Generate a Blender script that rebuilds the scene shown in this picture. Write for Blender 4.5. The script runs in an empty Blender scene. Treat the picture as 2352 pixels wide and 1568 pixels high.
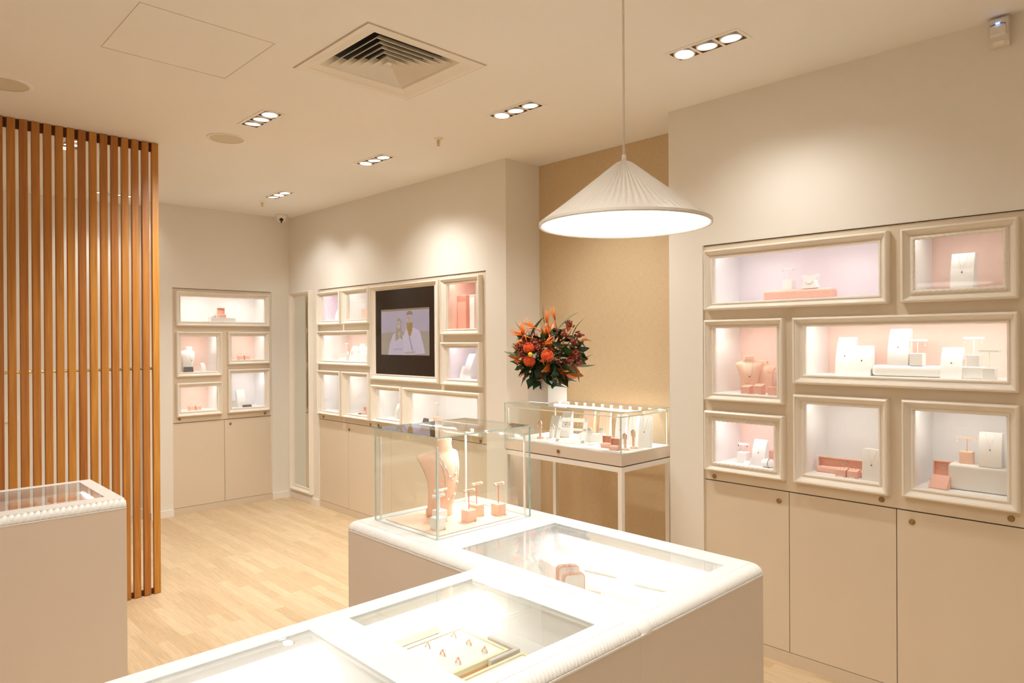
import bpy, bmesh, math, random
from mathutils import Vector, Matrix
random.seed(7)
R = math.radians
SC = bpy.context.scene
COL = SC.collection

# ------------------------------------------------------------------ camera, world, exposure
FPX = 1592.15
YAW, PITCH, ROLL = 0.767946, -0.00164, -0.0056213
EYE = Vector((0, 0, 1.6))
_F = Vector((math.sin(YAW), math.cos(YAW), 0)); _R = Vector((math.cos(YAW), -math.sin(YAW), 0)); _U = Vector((0, 0, 1))
CF = _F*math.cos(PITCH) + _U*math.sin(PITCH)
_u2 = _U*math.cos(PITCH) - _F*math.sin(PITCH)
CR = _R*math.cos(ROLL) + _u2*math.sin(ROLL)
CU = _u2*math.cos(ROLL) - _R*math.sin(ROLL)
cam = bpy.data.cameras.new('camera'); cam.sensor_width = 36; cam.lens = FPX*36/2352
cam.clip_start = .02
camo = bpy.data.objects.new('camera', cam); COL.objects.link(camo)
m = Matrix((CR, CU, -CF)).transposed().to_4x4(); m.translation = EYE
camo.matrix_world = m
SC.camera = camo
cam.dof.use_dof = False

w = bpy.data.worlds.new('world'); SC.world = w; w.use_nodes = True
w.node_tree.nodes['Background'].inputs[0].default_value = (1, .8, .6, 1)
w.node_tree.nodes['Background'].inputs[1].default_value = .25
SC.view_settings.view_transform = 'Standard'; SC.view_settings.look = 'None'
SC.view_settings.gamma = 1; SC.view_settings.use_curve_mapping = False
SC.view_settings.exposure = 2.1
SC.cycles.transparent_max_bounces = 16
SC.cycles.max_bounces = 9
SC.cycles.diffuse_bounces = 7
SC.cycles.glossy_bounces = 3
SC.cycles.adaptive_threshold = .09
SC.cycles.caustics_reflective = False
SC.cycles.caustics_refractive = False
SC.cycles.sample_clamp_indirect = 4

WARM = (1.0, .985, .92)      # ceiling spots
SHOP = (1.0, .95, .90)      # cooler showcase LEDs
COOL = (1.0, .94, .98)
E_SPOT, E_LAMP, E_NICHE = 15.0, 1.15, .034

# ------------------------------------------------------------------ measured planes (metres)
XR, XB, YF, YFB, ZC = 3.324, 3.662, 6.76, 7.06, 2.869
ZT = .95          # counter top height
def ray(u, v): return CF + CR*((u-1176)/FPX) - CU*((v-784)/FPX)
def on(ax, val, u, v):
    d = ray(u, v); return EYE + d*((val-EYE[ax])/d[ax])
def px(p, n):     # size in metres of n photo pixels at the depth of point p
    return n*((Vector(p)-EYE).dot(CF))/FPX

# ------------------------------------------------------------------ materials
def mat(name, col, rough=.5, metal=0, spec=.5, emit=None, es=0, sheen=0, bump=None, coat=0, var=None):
    m = bpy.data.materials.new(name); m.use_nodes = True
    nt = m.node_tree; b = nt.nodes['Principled BSDF']
    b.inputs['Base Color'].default_value = (*col, 1); b.inputs['Roughness'].default_value = rough
    b.inputs['Metallic'].default_value = metal
    b.inputs['Specular IOR Level'].default_value = spec
    if coat: b.inputs['Coat Weight'].default_value = coat
    if emit: b.inputs['Emission Color'].default_value = (*emit, 1); b.inputs['Emission Strength'].default_value = es
    tc = nt.nodes.new('ShaderNodeTexCoord')
    if var:     # subtle procedural mottling: (scale, amount)
        n = nt.nodes.new('ShaderNodeTexNoise'); n.inputs['Scale'].default_value = var[0]; n.inputs['Detail'].default_value = 4
        nt.links.new(tc.outputs['Object'], n.inputs['Vector'])
        r = nt.nodes.new('ShaderNodeMapRange'); r.inputs['To Min'].default_value = 1-var[1]; r.inputs['To Max'].default_value = 1+var[1]
        nt.links.new(n.outputs['Fac'], r.inputs['Value'])
        mx = nt.nodes.new('ShaderNodeVectorMath'); mx.operation = 'SCALE'; mx.inputs[0].default_value = col
        nt.links.new(r.outputs[0], mx.inputs['Scale']); nt.links.new(mx.outputs[0], b.inputs['Base Color'])
    if bump:    # (scale, strength)
        n = nt.nodes.new('ShaderNodeTexNoise'); n.inputs['Scale'].default_value = bump[0]; n.inputs['Detail'].default_value = 3
        nt.links.new(tc.outputs['Object'], n.inputs['Vector'])
        bp = nt.nodes.new('ShaderNodeBump'); bp.inputs['Strength'].default_value = bump[1]; bp.inputs['Distance'].default_value = .002
        nt.links.new(n.outputs['Fac'], bp.inputs['Height']); nt.links.new(bp.outputs[0], b.inputs['Normal'])
    return m
M = {}
M['wall'] = mat('wall_paint', (.83, .80, .745), .75, var=(2.5, .012), bump=(60, .06))
M['ceil'] = mat('ceiling_paint', (.88, .865, .83), .85, var=(1.5, .012), bump=(60, .05))
M['cab'] = mat('cabinet_lacquer', (.73, .635, .51), .38, var=(3, .01))
M['kick'] = mat('kickboard', (.70, .60, .475), .45, var=(3, .01))
M['frame'] = mat('moulding_lacquer', (.87, .82, .745), .33, var=(6, .01))
M['base'] = mat('baseboard_gloss', (.87, .84, .80), .3, var=(3, .01))
M['counter'] = mat('counter_body_paint', (.70, .61, .52), .45, var=(2, .012))
M['ctop'] = mat('counter_top_satin', (.86, .85, .835), .28, var=(4, .01))
M['niche'] = mat('niche_white_laminate', (.86, .85, .84), .5, var=(8, .008))
M['nlilac'] = mat('niche_lilac_fabric', (.85, .80, .83), .7, bump=(300, .1))
M['npink'] = mat('niche_pink_fabric', (.87, .66, .58), .75, bump=(300, .15), var=(20, .02))
M['white'] = mat('display_white_suede', (.90, .89, .87), .6, bump=(200, .1))
M['greyw'] = mat('display_offwhite_suede', (.82, .80, .76), .6, bump=(200, .1))
M['pink'] = mat('display_pink_suede', (.84, .50, .40), .65, bump=(250, .12), var=(15, .03))
M['peach'] = mat('display_peach_suede', (.87, .57, .41), .6, bump=(250, .12), var=(15, .03))
M['peachlt'] = mat('peach_mat', (.90, .62, .48), .6, bump=(200, .1))
M['stempink'] = mat('pink_enamel', (.85, .25, .2), .35, var=(5, .02))
M['metalw'] = mat('white_powder_coat', (.87, .85, .82), .35, var=(5, .01))
M['gold'] = mat('rose_gold', (.90, .58, .40), .25, 1, var=(30, .05))
M['silver'] = mat('silver', (.85, .83, .80), .2, 1, var=(30, .04))
M['brass'] = mat('brass_rod', (.78, .58, .27), .35, .75, var=(12, .08))
M['lock'] = mat('antique_brass', (.38, .25, .12), .35, 1, var=(80, .2))
M['pearl'] = mat('pearl', (.93, .88, .80), .18, coat=.6, var=(40, .03))
M['gem'] = mat('gem_dark', (.25, .24, .24), .15, .3, var=(60, .2))
M['dark'] = mat('dark_card', (.10, .085, .08), .5, var=(40, .15))
M['gap'] = mat('shadow_gap', (.10, .06, .035), .9, var=(10, .1))
M['rail'] = mat('dark_stained_rail', (.12, .045, .018), .6, var=(10, .2))
M['plenum'] = mat('plenum_black', (.012, .01, .009), .9, var=(10, .2))
M['grille'] = mat('speaker_grille', (.70, .64, .50), .8, bump=(900, .4), var=(50, .03))
M['ventw'] = mat('vent_enamel', (.84, .80, .72), .4, var=(8, .02))
M['screen'] = mat('tv_glass', (.020, .008, .003), .10, spec=.35, var=(3, .1))
M['plastic'] = mat('sensor_plastic', (.72, .66, .60), .4, var=(20, .02))
M['black'] = mat('black_plastic', (.02, .02, .02), .3, var=(20, .1))
M['bluee'] = mat('blue_indicator', (.1, .3, 1), .3, emit=(.15, .4, 1), es=3, var=(20, .05))
M['lampglow'] = mat('lamp_face', (1, 1, 1), .5, emit=(1, .93, .82), es=4)
M['pendglow'] = mat('pendant_diffuser', (1, 1, 1), .5, emit=(1, .95, .89), es=E_LAMP)
M['ledglow'] = mat('led_chip', (1, 1, 1), .5, emit=(1, .95, .88), es=14)
M['cord'] = mat('white_cord', (.88, .82, .76), .5, var=(20, .02))
M['shade'] = mat('pendant_shade', (.76, .72, .66), .45, var=(6, .01))
M['traywood'] = mat('pale_tray_wood', (.88, .80, .56), .45, var=(30, .06))
M['orangewood'] = mat('orange_tray_edge', (.80, .42, .16), .4, var=(30, .06))
M['greyf'] = mat('grey_cushion', (.66, .62, .58), .6, bump=(200, .1))
M['edge'] = mat('glass_edge_green', (.50, .62, .56), .12, spec=.8, coat=.5, var=(40, .25))
M['leafdk'] = mat('leaf_dark_green', (.022, .06, .027), .35, var=(25, .4))
M['leafgr'] = mat('leaf_grey_green', (.14, .19, .12), .5, var=(25, .25))
M['leafmd'] = mat('leaf_mid_green', (.06, .16, .05), .4, var=(25, .35))
M['leafor'] = mat('leaf_orange_brown', (.62, .17, .02), .4, var=(18, .5))
M['leafrd'] = mat('leaf_russet', (.36, .07, .015), .45, var=(18, .5))
M['protea'] = mat('pincushion_orange', (.80, .13, .03), .6, var=(60, .3))
M['berry'] = mat('berry_russet', (.20, .03, .012), .35, var=(60, .4))
M['paradise'] = mat('paradise_orange', (.85, .20, .03), .4, var=(30, .3))
M['yellow'] = mat('yellow_bud', (.85, .42, .03), .5, var=(30, .2))

def glass(name, tint=(.93, .98, .96), gl=1.0, fac=.045, pw=4):
    m = bpy.data.materials.new(name); m.use_nodes = True; nt = m.node_tree; nt.nodes.clear()
    o = nt.nodes.new('ShaderNodeOutputMaterial'); mx = nt.nodes.new('ShaderNodeMixShader')
    t = nt.nodes.new('ShaderNodeBsdfTransparent'); g = nt.nodes.new('ShaderNodeBsdfGlossy')
    t.inputs[0].default_value = (*tint, 1); g.inputs['Roughness'].default_value = .01
    g.inputs['Color'].default_value = (gl, gl, gl, 1)
    f = nt.nodes.new('ShaderNodeFresnel'); f.inputs['IOR'].default_value = 1.45
    n = nt.nodes.new('ShaderNodeNewGeometry')
    nt.links.new(n.outputs['Normal'], f.inputs['Normal'])
    # a pane is clear from both sides: use the fresnel of the outer surface only
    lw = nt.nodes.new('ShaderNodeLayerWeight'); lw.inputs['Blend'].default_value = .5
    p = nt.nodes.new('ShaderNodeMath'); p.operation = 'POWER'; p.inputs[1].default_value = pw
    nt.links.new(lw.outputs['Facing'], p.inputs[0])
    a = nt.nodes.new('ShaderNodeMath'); a.operation = 'MULTIPLY_ADD'; a.inputs[1].default_value = 1-fac; a.inputs[2].default_value = fac
    nt.links.new(p.outputs[0], a.inputs[0])
    nt.nodes.remove(f); nt.nodes.remove(n)
    nt.links.new(a.outputs[0], mx.inputs[0]); nt.links.new(t.outputs[0], mx.inputs[1]); nt.links.new(g.outputs[0], mx.inputs[2])
    nt.links.new(mx.outputs[0], o.inputs[0])
    return m
M['glass'] = glass('clear_glass', (.982, .995, .988), fac=.03)
M['nglass'] = glass('niche_glass', (.985, .99, .985), fac=.03)
M['tglass'] = glass('counter_glass', (.975, .99, .985), fac=.05)
M['acrylic'] = glass('clear_acrylic', (.93, .95, .93), fac=.08)

def wood_mat():
    m = bpy.data.materials.new('cedar_slat'); m.use_nodes = True; nt = m.node_tree; b = nt.nodes['Principled BSDF']
    b.inputs['Roughness'].default_value = .42
    tc = nt.nodes.new('ShaderNodeTexCoord'); oi = nt.nodes.new('ShaderNodeObjectInfo')
    ad = nt.nodes.new('ShaderNodeVectorMath'); ad.operation = 'ADD'
    cx = nt.nodes.new('ShaderNodeCombineXYZ')
    mu = nt.nodes.new('ShaderNodeMath'); mu.operation = 'MULTIPLY'; mu.inputs[1].default_value = 50
    nt.links.new(oi.outputs['Random'], mu.inputs[0])
    for i in range(3): nt.links.new(mu.outputs[0], cx.inputs[i])
    nt.links.new(tc.outputs['Object'], ad.inputs[0]); nt.links.new(cx.outputs[0], ad.inputs[1])
    mp = nt.nodes.new('ShaderNodeMapping'); mp.inputs['Scale'].default_value = (28, 28, 1.1)
    nt.links.new(ad.outputs[0], mp.inputs[0])
    n = nt.nodes.new('ShaderNodeTexNoise'); n.inputs['Scale'].default_value = 2.2; n.inputs['Detail'].default_value = 6; n.inputs['Distortion'].default_value = .8
    nt.links.new(mp.outputs[0], n.inputs['Vector'])
    cr = nt.nodes.new('ShaderNodeValToRGB')
    cr.color_ramp.elements[0].position = .30; cr.color_ramp.elements[0].color = (.38, .132, .019, 1)
    cr.color_ramp.elements[1].position = .72; cr.color_ramp.elements[1].color = (.55, .235, .047, 1)
    nt.links.new(n.outputs['Fac'], cr.inputs[0])
    hs = nt.nodes.new('ShaderNodeHueSaturation')
    mr = nt.nodes.new('ShaderNodeMapRange'); mr.inputs['To Min'].default_value = .84; mr.inputs['To Max'].default_value = 1.12
    nt.links.new(oi.outputs['Random'], mr.inputs[0]); nt.links.new(mr.outputs[0], hs.inputs['Value'])
    m2 = nt.nodes.new('ShaderNodeMapRange'); m2.inputs['From Max'].default_value = 1; m2.inputs['To Min'].default_value = .495; m2.inputs['To Max'].default_value = .508
    nt.links.new(oi.outputs['Random'], m2.inputs[0]); nt.links.new(m2.outputs[0], hs.inputs['Hue'])
    nt.links.new(cr.outputs[0], hs.inputs['Color']); nt.links.new(hs.outputs[0], b.inputs['Base Color'])
    return m
M['wood'] = wood_mat()

def floor_mat():
    m = bpy.data.materials.new('oak_strip_floor'); m.use_nodes = True; nt = m.node_tree; b = nt.nodes['Principled BSDF']
    tc = nt.nodes.new('ShaderNodeTexCoord'); sp = nt.nodes.new('ShaderNodeSeparateXYZ'); cb = nt.nodes.new('ShaderNodeCombineXYZ')
    nt.links.new(tc.outputs['Object'], sp.inputs[0]); nt.links.new(sp.outputs['Y'], cb.inputs['X']); nt.links.new(sp.outputs['X'], cb.inputs['Y'])
    def brick(bw, rh, off, c1, c2, mo):
        br = nt.nodes.new('ShaderNodeTexBrick'); nt.links.new(cb.outputs[0], br.inputs['Vector'])
        br.inputs['Scale'].default_value = 1; br.inputs['Brick Width'].default_value = bw; br.inputs['Row Height'].default_value = rh
        br.offset = off; br.inputs['Mortar Size'].default_value = .0006; br.inputs['Color1'].default_value = c1; br.inputs['Color2'].default_value = c2
        br.inputs['Mortar'].default_value = mo; br.inputs['Bias'].default_value = 0
        return br
    b1 = brick(.52, .066, .37, (.58, .42, .25, 1), (.68, .525, .34, 1), (.50, .34, .19, 1))
    mp = nt.nodes.new('ShaderNodeMapping'); mp.inputs['Scale'].default_value = (2.2, 34, 1)
    nt.links.new(cb.outputs[0], mp.inputs[0])
    n = nt.nodes.new('ShaderNodeTexNoise'); n.inputs['Scale'].default_value = 2; n.inputs['Detail'].default_value = 7; n.inputs['Distortion'].default_value = 1.6
    nt.links.new(mp.outputs[0], n.inputs['Vector'])
    mr = nt.nodes.new('ShaderNodeMapRange'); mr.inputs['From Min'].default_value = .3; mr.inputs['From Max'].default_value = .7
    mr.inputs['To Min'].default_value = .86; mr.inputs['To Max'].default_value = 1.08
    nt.links.new(n.outputs['Fac'], mr.inputs[0])
    sc = nt.nodes.new('ShaderNodeVectorMath'); sc.operation = 'SCALE'
    nt.links.new(b1.outputs['Color'], sc.inputs[0]); nt.links.new(mr.outputs[0], sc.inputs['Scale'])
    nt.links.new(sc.outputs[0], b.inputs['Base Color'])
    b.inputs['Roughness'].default_value = .42
    return m
M['floor'] = floor_mat()

def paper_mat():
    m = bpy.data.materials.new('linen_wallpaper'); m.use_nodes = True; nt = m.node_tree; b = nt.nodes['Principled BSDF']
    tc = nt.nodes.new('ShaderNodeTexCoord')
    def nz(scale, det=5):
        mp = nt.nodes.new('ShaderNodeMapping'); mp.inputs['Scale'].default_value = scale
        nt.links.new(tc.outputs['Object'], mp.inputs[0])
        n = nt.nodes.new('ShaderNodeTexNoise'); n.inputs['Scale'].default_value = 3; n.inputs['Detail'].default_value = det
        nt.links.new(mp.outputs[0], n.inputs['Vector']); return n
    h = nz((1, 9, 90)); v = nz((1, 90, 9)); l = nz((1, 1.2, 1.2), 2)
    a = nt.nodes.new('ShaderNodeMath'); a.operation = 'ADD'; nt.links.new(h.outputs['Fac'], a.inputs[0]); nt.links.new(v.outputs['Fac'], a.inputs[1])
    cr = nt.nodes.new('ShaderNodeValToRGB')
    a2 = nt.nodes.new('ShaderNodeMath'); a2.operation = 'MULTIPLY'; a2.inputs[1].default_value = .5; nt.links.new(a.outputs[0], a2.inputs[0])
    cr.color_ramp.elements[0].position = .34; cr.color_ramp.elements[0].color = (.58, .43, .25, 1)
    cr.color_ramp.elements[1].position = .60; cr.color_ramp.elements[1].color = (.66, .515, .33, 1)
    nt.links.new(a2.outputs[0], cr.inputs[0]); nt.links.new(cr.outputs[0], b.inputs['Base Color'])
    b.inputs['Roughness'].default_value = .6
    bp = nt.nodes.new('ShaderNodeBump'); bp.inputs['Strength'].default_value = .15; bp.inputs['Distance'].default_value = .002
    nt.links.new(a2.outputs[0], bp.inputs['Height']); nt.links.new(bp.outputs[0], b.inputs['Normal'])
    return m
M['paper'] = paper_mat()
M['mirror'] = mat('mirror_silver', (.86, .88, .84), .02, 1)

def emis(name, col, s=1.0):
    m = bpy.data.materials.new(name); m.use_nodes = True; b = m.node_tree.nodes['Principled BSDF']
    b.inputs['Base Color'].default_value = (.01, .01, .01, 1); b.inputs['Roughness'].default_value = .2
    tc = m.node_tree.nodes.new('ShaderNodeTexCoord'); n = m.node_tree.nodes.new('ShaderNodeTexNoise'); n.inputs['Scale'].default_value = 12
    m.node_tree.links.new(tc.outputs['Object'], n.inputs['Vector'])
    r = m.node_tree.nodes.new('ShaderNodeMapRange'); r.inputs['To Min'].default_value = s*.32; r.inputs['To Max'].default_value = s*.38
    m.node_tree.links.new(n.outputs['Fac'], r.inputs[0]); m.node_tree.links.new(r.outputs[0], b.inputs['Emission Strength'])
    b.inputs['Emission Color'].default_value = (*col, 1)
    return m

# ------------------------------------------------------------------ mesh helpers
class MB:
    def __init__(s): s.v = []; s.f = []; s.mi = []; s.sm = []
    def add(s, vs, fs, mi=0, smooth=False):
        o = len(s.v); s.v += [tuple(x) for x in vs]
        for f in fs: s.f.append([i+o for i in f]); s.mi.append(mi); s.sm.append(smooth)
        return s
    def box(s, a, b, mi=0):
        x0, y0, z0 = [min(p, q) for p, q in zip(a, b)]; x1, y1, z1 = [max(p, q) for p, q in zip(a, b)]
        vs = [(x0,y0,z0),(x1,y0,z0),(x1,y1,z0),(x0,y1,z0),(x0,y0,z1),(x1,y0,z1),(x1,y1,z1),(x0,y1,z1)]
        return s.add(vs, [(0,3,2,1),(4,5,6,7),(0,1,5,4),(1,2,6,5),(2,3,7,6),(3,0,4,7)], mi)
    def rbox(s, a, b, r=.004, seg=3, mi=0):       # rounded box
        bm = bmesh.new(); bmesh.ops.create_cube(bm, size=1)
        c = [(p+q)/2 for p, q in zip(a, b)]; d = [abs(q-p) for p, q in zip(a, b)]
        for v in bm.verts: v.co = Vector((c[0]+v.co.x*d[0], c[1]+v.co.y*d[1], c[2]+v.co.z*d[2]))
        bmesh.ops.bevel(bm, geom=bm.edges[:], offset=min(r, min(d)*.49), segments=seg, profile=.5, affect='EDGES')
        s.frombm(bm, mi, False); return s
    def frombm(s, bm, mi=0, smooth=True):
        bm.verts.index_update()
        s.add([v.co[:] for v in bm.verts], [[v.index for v in f.verts] for f in bm.faces], mi, smooth); bm.free()
    def lathe(s, prof, c=(0,0,0), n=32, axis='z', mi=0, smooth=True, caps=True, sx=1, sy=1):
        vs = []; fs = []
        for r, z in prof:
            for k in range(n):
                a = 2*math.pi*k/n; p = (r*math.cos(a)*sx, r*math.sin(a)*sy, z)
                if axis == 'x': p = (p[2], p[0], p[1])
                if axis == 'y': p = (p[0], p[2], p[1])
                vs.append((p[0]+c[0], p[1]+c[1], p[2]+c[2]))
        for i in range(len(prof)-1):
            for k in range(n): fs.append((i*n+k, i*n+(k+1)%n, (i+1)*n+(k+1)%n, (i+1)*n+k))
        if caps: fs.append(tuple(range(n-1, -1, -1))); fs.append(tuple((len(prof)-1)*n+k for k in range(n)))
        return s.add(vs, fs, mi, smooth)
    def tube(s, pts, r, n=8, mi=0, closed=False):
        pts = [Vector(p) for p in pts]; vs = []; fs = []; L = len(pts)
        for i, p in enumerate(pts):
            t = (pts[(i+1) % L]-pts[i-1]) if closed or 0 < i < L-1 else (pts[1]-pts[0] if i == 0 else pts[-1]-pts[-2])
            t.normalize(); up = Vector((0, 0, 1)) if abs(t.z) < .9 else Vector((1, 0, 0))
            a = t.cross(up).normalized(); b = t.cross(a); rr = r[i] if isinstance(r, (list, tuple)) else r
            for k in range(n):
                th = 2*math.pi*k/n; vs.append(p+a*rr*math.cos(th)+b*rr*math.sin(th))
        for i in range(L if closed else L-1):
            j = (i+1) % L
            for k in range(n): fs.append((i*n+k, i*n+(k+1) % n, j*n+(k+1) % n, j*n+k))
        if not closed: fs.append(tuple(range(n-1, -1, -1))); fs.append(tuple((L-1)*n+k for k in range(n)))
        return s.add(vs, fs, mi, True)
    def sphere(s, c, r, n=12, mi=0, sc=(1,1,1)):
        bm = bmesh.new(); bmesh.ops.create_uvsphere(bm, u_segments=n, v_segments=max(6, n//2+2), radius=r)
        for v in bm.verts: v.co = Vector((v.co.x*sc[0]+c[0], v.co.y*sc[1]+c[1], v.co.z*sc[2]+c[2]))
        s.frombm(bm, mi); return s
    def prism(s, poly, w0, w1, plane='yz', mi=0, smooth=False):   # poly in 2D, extruded along remaining axis
        n = len(poly); vs = []
        for wv in (w0, w1):
            for p, q in poly:
                vs.append({'yz': (wv, p, q), 'xz': (p, wv, q), 'xy': (p, q, wv)}[plane])
        fs = [tuple(range(n-1, -1, -1)), tuple(range(n, 2*n))]
        s.add(vs, fs, mi, False)
        o = len(s.v)-2*n
        for i in range(n):
            j = (i+1) % n; s.f.append([o+i, o+j, o+n+j, o+n+i]); s.mi.append(mi); s.sm.append(smooth)
        return s
    def build(s, name, mats, parent=None, loc=None, org=None):
        me = bpy.data.meshes.new(name)
        vs = s.v
        if org is not None: vs = [(v[0]-org[0], v[1]-org[1], v[2]-org[2]) for v in vs]
        me.from_pydata(vs, [], s.f)
        if not isinstance(mats, (list, tuple)): mats = [mats]
        for q in mats: me.materials.append(M[q] if isinstance(q, str) else q)
        me.polygons.foreach_set('material_index', s.mi); me.polygons.foreach_set('use_smooth', s.sm)
        bm = bmesh.new(); bm.from_mesh(me); bmesh.ops.recalc_face_normals(bm, faces=bm.faces[:]); bm.to_mesh(me); bm.free()
        me.update()
        o = bpy.data.objects.new(name, me); COL.objects.link(o)
        if parent: o.parent = parent
        if loc is not None: o.location = loc
        return o
def tag(o, label=None, cat=None, group=None, kind=None):
    if label: o['label'] = label
    if cat: o['category'] = cat
    if group: o['group'] = group
    if kind: o['kind'] = kind
    return o
def thing(name, label, cat, loc=(0,0,0), rz=0, group=None):
    o = bpy.data.objects.new(name, None); COL.objects.link(o); o.empty_display_size = .05
    o.location = loc; o.rotation_euler = (0, 0, rz); return tag(o, label, cat, group)
def struct(name, mb, m):
    o = mb.build(name, m); o['kind'] = 'structure'; return o
def copy_tree(o, parent=None):
    c = o.copy(); COL.objects.link(c); c.parent = parent
    for ch in [x for x in bpy.data.objects if x.parent == o]: copy_tree(ch, c)
    return c
def light(kind, name, loc, energy, col, parent=None, aim=None, size=.1, size_y=None, spot=None, blend=.5, org=None):
    l = bpy.data.lights.new(name, kind); l.energy = energy; l.color = col
    if kind == 'AREA':
        l.shape = 'RECTANGLE' if size_y else 'DISK'; l.size = size
        if size_y: l.size_y = size_y
    else: l.shadow_soft_size = size
    if kind == 'SPOT': l.spot_size = spot; l.spot_blend = blend
    o = bpy.data.objects.new(name, l); COL.objects.link(o)
    p = Vector(loc)-(Vector(org) if org is not None else Vector((0, 0, 0))); o.location = p
    if aim is not None: o.rotation_euler = (Vector(aim)-Vector(loc)).to_track_quat('-Z', 'Y').to_euler()
    if parent: o.parent = parent
    return o
def grid_panel(mb, rect, holes, P, mi=0):
    """flat panel over rect (a0,a1,b0,b1) leaving holes; P maps (a,b)->world"""
    A = sorted({rect[0], rect[1]} | {min(max(x, rect[0]), rect[1]) for h in holes for x in h[:2]})
    B = sorted({rect[2], rect[3]} | {min(max(x, rect[2]), rect[3]) for h in holes for x in h[2:]})
    idx = {}; vs = []; fs = []
    def vid(i, j):
        if (i, j) not in idx: idx[(i, j)] = len(vs); vs.append(P(A[i], B[j]))
        return idx[(i, j)]
    for i in range(len(A)-1):
        for j in range(len(B)-1):
            ca, cb = (A[i]+A[i+1])/2, (B[j]+B[j+1])/2
            if any(h[0] < ca < h[1] and h[2] < cb < h[3] for h in holes): continue
            fs.append((vid(i, j), vid(i+1, j), vid(i+1, j+1), vid(i, j+1)))
    mb.add(vs, fs, mi)

# ------------------------------------------------------------------ room shell
X0, Y0 = -1.6, -2.2
CR_ = (1.966, .53, 2.104); CM = (6.152, 3.709, 2.104)     # cabinets in right wall: y max, y min, top
FCX = (2.184, 3.134, 2.104)                                # cabinet in far wall: x0, x1, top
YA0, YA1 = 3.498, 2.175                                    # alcove
mb = MB().box((X0, Y0, -.05), (XB+.1, YFB+.1, 0)); struct('floor', mb, 'floor')
# ceiling with openings for the fittings
DL = [(2.697, 1.568, 'y'), (2.680, 2.735, 'y'), (2.691, 4.166, 'y'), (2.722, 5.710, 'y'), (1.723, 3.833, 'y'), (1.06, 5.15, 'y'), (1.69, 6.63, 'x'),
      (.70, .95, 'y'), (.15, 2.10, 'y'), (2.55, .10, 'y'), (1.0, -.75, 'y'), (-.55, .75, 'y'), (-.6, 3.6, 'y'), (2.5, -1.3, 'y'), (-.4, 5.9, 'y')]  # this row: unseen fixtures, added to raise the room's ambient light
VENT = (1.515, 2.135, 2.385, 3.0)
holes = [(x-.058, x+.058, y-.168, y+.168) if d == 'y' else (x-.168, x+.168, y-.058, y+.058) for x, y, d in DL]
holes.append((VENT[0]+.035, VENT[1]-.035, VENT[2]+.035, VENT[3]-.035))
mb = MB(); grid_panel(mb, (X0, XB+.1, Y0, YFB+.1), holes, lambda a, b: (a, b, ZC)); struct('ceiling', mb, 'ceil')
# right wall
mb = MB()
PX = lambda a, b: (XR, a, b)
grid_panel(mb, (YA0, YF, 0, ZC), [(CM[1], CM[0], -1, CM[2])], PX)
grid_panel(mb, (Y0, YA1, 0, ZC), [(CR_[1], CR_[0], -1, CR_[2])], PX)
mb.add([(XR,YA0,0),(XB,YA0,0),(XB,YA0,ZC),(XR,YA0,ZC)], [(0,1,2,3)]); mb.add([(XR,YA1,0),(XB,YA1,0),(XB,YA1,ZC),(XR,YA1,ZC)], [(0,1,2,3)])
def reveal(mb, y0, y1, zt, d=.012):     # narrow jambs round a cabinet opening
    mb.add([(XR,y0,0),(XR+d,y0,0),(XR+d,y0,zt),(XR,y0,zt)], [(0,1,2,3)]); mb.add([(XR,y1,0),(XR+d,y1,0),(XR+d,y1,zt),(XR,y1,zt)], [(0,1,2,3)])
    mb.add([(XR,y0,zt),(XR+d,y0,zt),(XR+d,y1,zt),(XR,y1,zt)], [(0,1,2,3)])
reveal(mb, CM[1], CM[0], CM[2]); reveal(mb, CR_[1], CR_[0], CR_[2])
struct('wall_right', mb, 'wall')
mb = MB().box((XB, YA1, 0), (XB+.05, YA0, ZC)); struct('wall_alcove', mb, 'paper')
# far wall with return (the recess behind the slat screen)
mb = MB()
XJ = 1.989
grid_panel(mb, (XJ, XR, 0, ZC), [(FCX[0], FCX[1], -1, FCX[2])], lambda a, b: (a, YF, b))
mb.add([(XJ,YF,0),(XJ,YFB,0),(XJ,YFB,ZC),(XJ,YF,ZC)], [(0,1,2,3)])
mb.add([(X0,YFB,0),(XJ,YFB,0),(XJ,YFB,ZC),(X0,YFB,ZC)], [(0,1,2,3)])
for x in FCX[:2]: mb.add([(x,YF,0),(x,YF+.012,0),(x,YF+.012,FCX[2]),(x,YF,FCX[2])], [(0,1,2,3)])
mb.add([(FCX[0],YF,FCX[2]),(FCX[1],YF,FCX[2]),(FCX[1],YF+.012,FCX[2]),(FCX[0],YF+.012,FCX[2])], [(0,1,2,3)])
struct('wall_far', mb, 'wall')
mb = MB().add([(X0,Y0,0),(X0,YFB,0),(X0,YFB,ZC),(X0,Y0,ZC)], [(0,1,2,3)]); struct('wall_left', mb, 'wall')
mb = MB().add([(X0,Y0,0),(XR,Y0,0),(XR,Y0,ZC),(X0,Y0,ZC)], [(0,1,2,3)]); struct('wall_near', mb, 'wall')
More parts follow.
